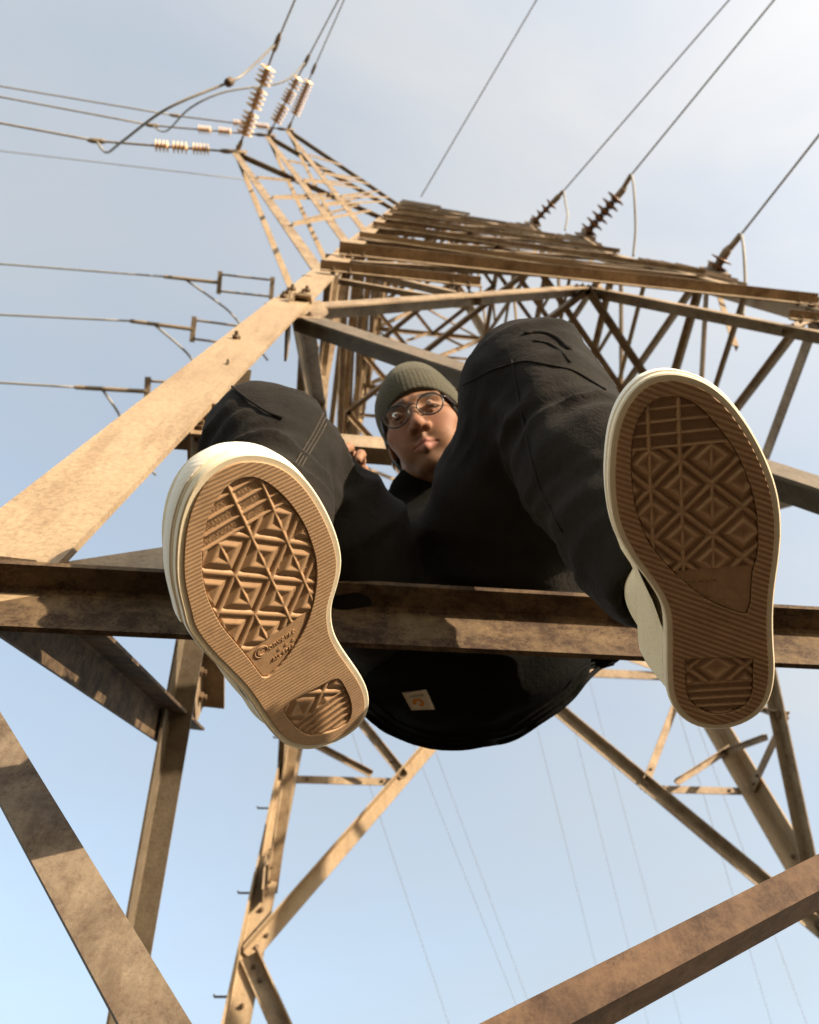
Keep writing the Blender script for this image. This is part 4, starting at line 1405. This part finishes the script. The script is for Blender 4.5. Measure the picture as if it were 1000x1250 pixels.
def hand_mesh(wrist, fwd, palm_n, size=1.0, curl=0.5, thumb=1):
    """palm, four unequal fingers with knuckle bends and a thumb off the side of the palm"""
    fwd = unit(fwd)
    palm_n = unit(palm_n - fwd * np.dot(palm_n, fwd))
    sd = np.cross(fwd, palm_n)
    W = lambda a_, b_, c_: wrist + size * (sd * a_ + fwd * b_ + palm_n * c_)
    lo_ = wrist - 0.16 * size; hi_ = wrist + 0.16 * size
    g = Field(lo_, hi_, 0.0030)
    g.cone(W(0, -0.01, 0), W(-0.004, 0.045, 0), 0.026 * size, 0.034 * size, 0.01, flat=(palm_n, 0.55))
    g.cone(W(-0.026, 0.075, 0), W(0.026, 0.078, 0), 0.0150 * size, 0.0150 * size, 0.018, flat=(palm_n, 0.85))
    for i, (x0, L1, L2, L3, r0) in enumerate(((-0.031, 0.034, 0.020, 0.016, 0.0078), (-0.010, 0.042, 0.026, 0.019, 0.0087), (0.011, 0.044, 0.028, 0.020, 0.0090), (0.031, 0.038, 0.023, 0.018, 0.0087))):
        y0 = 0.078 - abs(x0) * 0.16
        a = W(x0, y0, 0)
        pts = [a]
        ang = 0.15
        pos_ = np.array([x0, y0, 0.0])
        for L_, dq in ((L1, curl * 0.7), (L2, curl * 1.1), (L3, curl * 0.8)):
            ang += dq
            pos_ = pos_ + np.array([x0 * 0.10, L_ * math.cos(ang), L_ * math.sin(ang)])
            pts.append(W(*pos_))
        g.chain(pts, [r0 * size * 1.05, r0 * size, r0 * size * 0.93, r0 * size * 0.8], 0.004)
    th = [W(thumb * 0.020, 0.014, 0.004), W(thumb * 0.043, 0.042, 0.016), W(thumb * 0.050, 0.070, 0.026), W(thumb * 0.048, 0.094, 0.034)]
    g.chain(th, [0.0125 * size, 0.0112 * size, 0.0100 * size, 0.0082 * size], 0.006)
    V_, F_ = g.mesh()
    return smooth_verts(V_, F_, 1), F_

handA = hand_mesh(WRIa, sight(421, 549, 1.27) - WRIa, np.array([-0.25, -0.35, -0.9]), 0.92, 0.42, 1)
handB = hand_mesh(WRIb, np.array([0.05, -0.75, -0.55]), np.array([0.05, 0.5, -0.85]), 0.98, 0.5, -1)
parts_ = [(Vh, Fh, head_cols), (Vb, Fb, None), (handA[0], handA[1], None), (handB[0], handB[1], None)]
off_, VV, FF, CC = 0, [], [], []
for v_, fq, cc in parts_:
    VV.append(v_); FF.append(fq + off_); off_ += len(v_)
    CC.append(cc if cc is not None else np.zeros((len(v_), 4)))
VV, FF, CC = np.concatenate(VV), np.concatenate(FF), np.concatenate(CC)

t = NT('brown_skin')
p = t.obj()
at = t.n('ShaderNodeAttribute', attribute_name='face_paint')
sp = t.n('ShaderNodeSeparateColor')
t.l(at.outputs['Color'], sp.inputs['Color'])
n1 = t.noise(45.0, 5, 0.6, p)
n2 = t.noise(900.0, 3, 0.6, p)
col = t.ramp(n1, [(0.3, (0.21, 0.105, 0.058)), (0.7, (0.285, 0.147, 0.084))])
col = t.mix(0.7, col, t.ramp(t.noise(230.0, 4, 0.7, p), [(0.3, (0.74, 0.70, 0.68)), (0.68, (1.12, 1.10, 1.08))]), 'MULTIPLY')
col = t.mix(at.outputs['Alpha'], col, (0.29, 0.128, 0.08))
nd = t.n('ShaderNodeMath', operation='MULTIPLY')
t.l(sp.outputs['Green'], nd.inputs[0]); nd.inputs[1].default_value = 0.55
col = t.mix(nd.outputs[0], col, (0.075, 0.045, 0.03))
col = t.mix(sp.outputs['Red'], col, (0.28, 0.118, 0.088))
col = t.mix(sp.outputs['Blue'], col, (0.022, 0.015, 0.011))
t.l(col, t.b.inputs['Base Color'])
t.b.inputs['Roughness'].default_value = 0.62
t.b.inputs['Specular IOR Level'].default_value = 0.3
t.b.inputs['Subsurface Weight'].default_value = 0.12
t.b.inputs['Subsurface Radius'].default_value = (0.012, 0.005, 0.003)
t.b.inputs['Subsurface Scale'].default_value = 0.4
t.bump(n2, 0.35, 0.0008)
M['skin'] = t.m
body = np_mesh('body', VV, FF, M['skin'])
ca = body.data.color_attributes.new('face_paint', 'FLOAT_COLOR', 'POINT')
ca.data.foreach_set('color', CC.astype(np.float32).ravel())
wear(body)

def plain(name, c, rough=0.5, spec=0.4, **kw):
    t = NT(name)
    n1 = t.noise(60.0, 4, 0.6, t.obj())
    t.l(t.mix(0.5, c, t.ramp(n1, [(0.3, (0.8, 0.8, 0.8)), (0.7, (1.1, 1.1, 1.1))]), 'MULTIPLY'), t.b.inputs['Base Color'])
    t.b.inputs['Roughness'].default_value = rough
    t.b.inputs['Specular IOR Level'].default_value = spec
    for k, v_ in kw.items():
        t.b.inputs[k].default_value = v_
    return t.m

def headpart(name, V, F, mat, parent, smooth=True):
    V = np.asarray(V, float) @ HROT.T + HEAD
    if HLEFT:
        F = [tuple(q)[::-1] for q in F]
    o = mesh(name, V, F, mat, None, smooth)
    return wear(o, parent)

# eyes
M['eye'] = plain('eye_white', (0.30, 0.26, 0.22), 0.5, 0.2)
M['iris'] = plain('dark_iris', (0.020, 0.012, 0.008), 0.3, 0.3)
look = unit((0.05, -0.42, 0.9))
for sx in (-1, 1):
    m_ = MB()
    c_ = np.array([sx * 0.0325, -0.0025, 0.0755])
    m_.lathe([(0.0119 * math.sin(q) + 1e-5, -0.0119 * math.cos(q)) for q in np.linspace(0.02, math.pi - 0.02, 14)], c_, look, 20)
    e_ = headpart('eye', m_.v, m_.f, M['eye'], body)
    m_ = MB()
    m_.lathe([(0.0122 * math.sin(q) + 1e-5, 0.0122 * math.cos(q)) for q in np.linspace(0.70, 0.01, 6)], c_, look, 20)
    headpart('iris', m_.v, m_.f, M['iris'], e_)     # sits on the eyeball

# beanie: shell with a turned-up cuff; edge runs from the brow down behind the ears
f_ = Field((-0.112, -0.110, -0.135), (0.112, 0.165, 0.118), 0.0024)
f_.ell((0, 0.028, -0.010), (0.084, 0.114, 0.102), 0.01)
f_.ell((0, 0.110, -0.030), (0.050, 0.038, 0.055), 0.03)
def brim_plane(y, z):
    return (y - 0.034) * 0.83 - (z - 0.085) * 0.56            # > 0 above the edge
bp = brim_plane(f_.Y, f_.Z)
cuff = (np.clip(1 - np.abs(bp - 0.028) / 0.028, 0, 1) > 0) * 1.0
f_.d -= (0.0045 * np.clip((0.060 - bp) / 0.004, 0, 1)).astype(np.float32)      # the folded cuff stands out
f_.waves(0.0016, 55.0, 6, 9)
th_ = np.arctan2(f_.X, f_.Z + 0.01)
f_.d += (0.0004 * np.cos(th_ * 70)).astype(np.float32)                        # knit ribs
inner = f_.d + 0.008
f_.d = np.maximum(np.maximum(f_.d, -inner), -bp)
V, F = f_.mesh()
V = smooth_verts(V, F, 1, 0.3)
M['knit'] = cloth('olive_knit_wool', (0.062, 0.058, 0.043), (0.088, 0.082, 0.060), 520.0, 1.0, 0.12, 14.0, (0.8, 0.72, 0.55))
hat = headpart('beanie', V, F.tolist(), M['knit'], person)
hat['label'] = 'olive knitted beanie with a folded cuff'

# hair showing under the beanie
f_ = Field((-0.095, -0.10, -0.11), (0.095, 0.06, 0.08), 0.003)
for sx in (-1, 1):
    f_.chain([(sx * 0.066, 0.006, 0.040), (sx * 0.071, -0.006, 0.018), (sx * 0.072, -0.040, -0.030)], [0.006, 0.009, 0.012], 0.01)
    f_.cone((sx * 0.070, -0.01, 0.0), (sx * 0.062, -0.055, -0.045), 0.010, 0.014, 0.01)
f_.cone((-0.055, -0.05, -0.06), (0.055, -0.05, -0.06), 0.022, 0.022, 0.02)
f_.cone((-0.030, 0.040, 0.074), (0.030, 0.040, 0.074), 0.009, 0.009, 0.012)
f_.waves(0.0022, 260.0, 6, 2)
V, F = f_.mesh()
M['hair'] = plain('black_hair', (0.013, 0.010, 0.008), 0.55, 0.4)
headpart('hair', V, F.tolist(), M['hair'], person)

# glasses: round dark rims, bridge, temples and thin lenses
M['rim'] = plain('dark_acetate', (0.022, 0.013, 0.009), 0.3, 0.5)
t = NT('spectacle_lens')
gl = t.n('ShaderNodeBsdfGlossy', Roughness=0.03)
tr = t.n('ShaderNodeBsdfTransparent')
tr.inputs['Color'].default_value = (0.95, 0.96, 0.95, 1)
fr = t.n('ShaderNodeFresnel', IOR=1.5)
mx = t.n('ShaderNodeMixShader')
t.l(fr.outputs[0], mx.inputs[0]); t.l(tr.outputs[0], mx.inputs[1]); t.l(gl.outputs[0], mx.inputs[2])
t.l(mx.outputs[0], t.t.nodes['Material Output'].inputs['Surface'])
M['lens'] = t.m
gz = 0.107
rimmb = MB()
for sx in (-1, 1):
    cx_, cy_ = sx * 0.0335, -0.006
    R_ = lambda q: np.array([cx_ + 0.0245 * math.cos(q), cy_ + 0.0215 * math.sin(q) * (1.05 if math.sin(q) < 0 else 0.98), gz - abs(0.9 * (cx_ + 0.0245 * math.cos(q))) ** 2 * 2.2])
    rimmb.tube([R_(q) for q in np.linspace(0, 2 * math.pi, 29)], 0.0017, 7, False)
glasses = None
rimmb.tube([(-0.0095, 0.001, gz), (-0.004, 0.0045, gz + 0.002), (0.004, 0.0045, gz + 0.002), (0.0095, 0.001, gz)], 0.0016, 7)
glasses = headpart('glasses', rimmb.v, rimmb.f, M['rim'], person)
glasses['label'] = 'round glasses with thin dark rims'
for sx in (-1, 1):
    m_ = MB()
    m_.tube([(sx * 0.0575, 0.002, gz - 0.007), (sx * 0.066, 0.003, gz - 0.018), (sx * 0.078, 0.004, 0.02), (sx * 0.080, 0.0, -0.012), (sx * 0.079, -0.018, -0.026)], 0.0017, 7)
    headpart('temple', m_.v, m_.f, M['rim'], glasses)
    cx_, cy_ = sx * 0.0335, -0.006
    Vl, Fl = [], []
    for r_ in range(5):
        for k in range(24):
            q = 2 * math.pi * k / 24
            x = cx_ + 0.0243 * math.cos(q) * r_ / 4; y = cy_ + 0.0213 * math.sin(q) * r_ / 4 * (1.05 if math.sin(q) < 0 else 0.98)
            Vl.append((x, y, gz - abs(0.9 * x) ** 2 * 2.2 + 0.0012 * (1 - (r_ / 4) ** 2)))
    Fl = [(r_ * 24 + k, r_ * 24 + (k + 1) % 24, (r_ + 1) * 24 + (k + 1) % 24, (r_ + 1) * 24 + k) for r_ in range(1, 4) for k in range(24)]
    Fl += [(0, 24 + k, 24 + (k + 1) % 24) for k in range(24)]
    headpart('lens', Vl, Fl, M['lens'], glasses)
# earring
m_ = MB()
m_.tube([np.array([-0.083, -0.046 - 0.007 + 0.007 * math.cos(q), -0.004 + 0.007 * math.sin(q)]) for q in np.linspace(0, 2 * math.pi, 17)], 0.0012, 6, False)
M['silver'] = plain('silver', (0.6, 0.58, 0.55), 0.25, 0.5, Metallic=1.0)
headpart('earring', m_.v, m_.f, M['silver'], person)

# ------------------------------------------------------------------ seams, patches and the jacket's label
from mathutils.bvhtree import BVHTree
def bvh_of(o):
    me = o.data
    mw = o.matrix_world
    return BVHTree.FromPolygons([mw @ v_.co for v_ in me.vertices], [tuple(q.vertices) for q in me.polygons])
bpy.context.view_layer.update()
BT, BJ = bvh_of(trousers), bvh_of(jacket)

def hit(bv, u_, v_):
    d = unit(ray(u_, v_))
    loc, nor, i_, dist = bv.ray_cast(Vector(CAM), Vector(d))
    if loc is None:
        return None
    n_ = np.array(nor)
    if np.dot(n_, d) > 0:
        n_ = -n_
    return np.array(loc), n_

def seam(bv, uvs, r, name, mat, parent, off=0.0, dens=6.0):
    P_ = []
    for (u0, v0), (u1, v1) in zip(uvs[:-1], uvs[1:]):
        n_ = max(2, int(math.hypot(u1 - u0, v1 - v0) / dens))
        for k in range(n_):
            h_ = hit(bv, u0 + (u1 - u0) * k / n_, v0 + (v1 - v0) * k / n_)
            if h_ is not None:
                P_.append(h_[0] + h_[1] * off)
    if len(P_) < 3:
        return None
    P_ = np.array(P_)
    for _ in range(2):
        P_[1:-1] = 0.25 * P_[:-2] + 0.5 * P_[1:-1] + 0.25 * P_[2:]
    keep = [0] + [i for i in range(1, len(P_)) if np.linalg.norm(P_[i] - P_[i - 1]) < 0.05]
    return wear(MB().tube(list(P_[keep]), r, 6).build(name, mat, None, True), parent)

def patch(bv, corners, nu, nv, off, name, mat, parent, smooth=True, edge=None):
    """cloth panel laid on the garment: grid between four bearings, cast on to the cloth"""
    (a0, a1), (b0, b1), (c0, c1), (d0, d1) = corners
    top, bot = [], []
    for j in range(nv + 1):
        for i in range(nu + 1):
            s_, t_ = i / nu, j / nv
            u_ = (1 - s_) * (1 - t_) * a0 + s_ * (1 - t_) * b0 + s_ * t_ * c0 + (1 - s_) * t_ * d0
            v_ = (1 - s_) * (1 - t_) * a1 + s_ * (1 - t_) * b1 + s_ * t_ * c1 + (1 - s_) * t_ * d1
            if edge:
                u_, v_ = edge(s_, t_, u_, v_)
            h_ = hit(bv, u_, v_)
            if h_ is None:
                return None
            top.append(h_[0] + h_[1] * off); bot.append(h_[0] - h_[1] * 0.002)
    w_ = nu + 1
    m_ = MB()
    fs = [(j * w_ + i, j * w_ + i + 1, (j + 1) * w_ + i + 1, (j + 1) * w_ + i) for j in range(nv) for i in range(nu)]
    N_ = len(top)
    rimi = [i for i in range(w_)] + [j * w_ + nu for j in range(1, nv + 1)] + [nv * w_ + i for i in range(nu - 1, -1, -1)] + [j * w_ for j in range(nv - 1, 0, -1)]
    sides = [(rimi[k], rimi[(k + 1) % len(rimi)], rimi[(k + 1) % len(rimi)] + N_, rimi[k] + N_) for k in range(len(rimi))]
    m_.add(top + bot, fs + sides)
    return wear(m_.build(name, mat, None, smooth), parent)

# left-hand knee: panel with a curved lower edge, and the twin-needle seam beside it
patch(BT, ((276, 478), (366, 474), (352, 512), (300, 497)), 10, 6, 0.004, 'knee_panel', M['denim'], trousers)
for k in (0, 5, 10):
    seam(BT, [(398 + k, 498), (382 + k, 530), (366 + k, 556), (352 + k, 580)], 0.0009, 'twin_seam', M['stitch'], trousers, 0.0005)
seam(BT, [(262, 480), (285, 474), (303, 490), (330, 508), (352, 513)], 0.0018, 'panel_seam', M['denim'], trousers, 0.003)
# right-hand knee: raised welt with a dark opening
seam(BT, [(640, 408), (660, 404), (682, 412), (700, 432)], 0.0045, 'fold', M['denim'], trousers, -0.001)
seam(BT, [(652, 416), (672, 418), (690, 432), (700, 448)], 0.0030, 'fold', M['denim'], trousers, -0.001)
seam(BT, [(565, 470), (600, 452), (640, 440), (700, 452), (745, 480)], 0.0016, 'panel_seam', M['denim'], trousers, 0.0008)
seam(BT, [(625, 440), (640, 520), (660, 600), (690, 655)], 0.0014, 'side_seam', M['denim'], trousers, 0.0008)

# jacket hem: find the lower outline of the seat, then run the rib and the edge just inside it
low = []
for u_ in range(430, 760, 6):
    vv = [v_ for v_ in range(800, 960, 3) if hit(BJ, u_, v_) is not None]
    if vv:
        low.append((u_, max(vv)))
if len(low) > 6:
    us = np.array([q[0] for q in low], float); vsn = np.array([q[1] for q in low], float)
    k5 = np.ones(5) / 5
    vsn = np.convolve(np.pad(vsn, 2, mode='edge'), k5, 'valid')
    cu_, cv_ = us.mean(), 800.0
    for sc, r_, nm in ((0.985, 0.0040, 'hem_edge'), (0.93, 0.0016, 'hem_stitching'), (0.87, 0.0018, 'hem_seam')):
        seam(BJ, [(cu_ + (a_ - cu_) * sc, cv_ + (b_ - cv_) * sc) for a_, b_ in zip(us, vsn)], r_, nm, M['jacket'], jacket, r_ * 0.4)

# sewn-on label
LAB = ((491, 845), (521, 841.5), (531.5, 865), (503.5, 866))
M['label'] = cloth('label_cloth', (0.46, 0.36, 0.27), (0.52, 0.42, 0.32), 900.0, 0.9, 0.0)
M['label_orange'] = cloth('label_orange', (0.42, 0.15, 0.02), (0.50, 0.19, 0.03), 900.0, 0.9, 0.0)
M['label_ink'] = cloth('label_ink', (0.03, 0.022, 0.016), (0.05, 0.04, 0.03), 900.0, 0.9, 0.0)
lab = patch(BJ, LAB, 6, 6, 0.0028, 'sewn_label', M['label'], jacket)
def on_label(s_, t_, off):
    (a0, a1), (b0, b1), (c0, c1), (d0, d1) = LAB
    u_ = (1 - s_) * (1 - t_) * a0 + s_ * (1 - t_) * b0 + s_ * t_ * c0 + (1 - s_) * t_ * d0
    v_ = (1 - s_) * (1 - t_) * a1 + s_ * (1 - t_) * b1 + s_ * t_ * c1 + (1 - s_) * t_ * d1
    h_ = hit(BJ, u_, v_)
    return h_[0] + h_[1] * off
if lab is not None:
    lab['label'] = 'small square cream label with an orange emblem sewn on the jacket hem'
    # curled emblem: a broad hook that opens downwards
    Vs, n_ = [], 22
    for i in range(n_ + 1):
        q = math.radians(205 - 300 * i / n_)
        w_in = 0.075 + 0.03 * math.sin(math.pi * i / n_)
        w_out = 0.245 - 0.05 * (i / n_)
        cx_, cy_ = 0.47, 0.62
        for rr_ in (w_in, w_out):
            Vs.append(on_label(cx_ + rr_ * math.cos(q) * 1.05, cy_ - rr_ * math.sin(q), 0.0036))
    Fs = [(2 * i, 2 * i + 1, 2 * i + 3, 2 * i + 2) for i in range(n_)]
    wear(mesh('emblem', Vs, Fs, M['label_orange']), jacket)
    cv = bpy.data.curves.new('lettering', 'FONT')
    cv.body = 'carhartt'
    cv.size = 1.0
    to = bpy.data.objects.new('lettering', cv)
    COL.objects.link(to)
    dg = bpy.context.evaluated_depsgraph_get(); dg.update()
    me = bpy.data.meshes.new_from_object(to.evaluated_get(dg))
    bpy.data.objects.remove(to, do_unlink=True)
    co = np.array([v_.co for v_ in me.vertices])
    x0, x1 = co[:, 0].min(), co[:, 0].max()
    for v_, q in zip(me.vertices, co):
        v_.co = Vector(on_label(0.22 + 0.58 * (q[0] - x0) / (x1 - x0), 0.30 - 0.16 * q[1], 0.0036))
    wear(link('lettering', me, M['label_ink']), jacket)
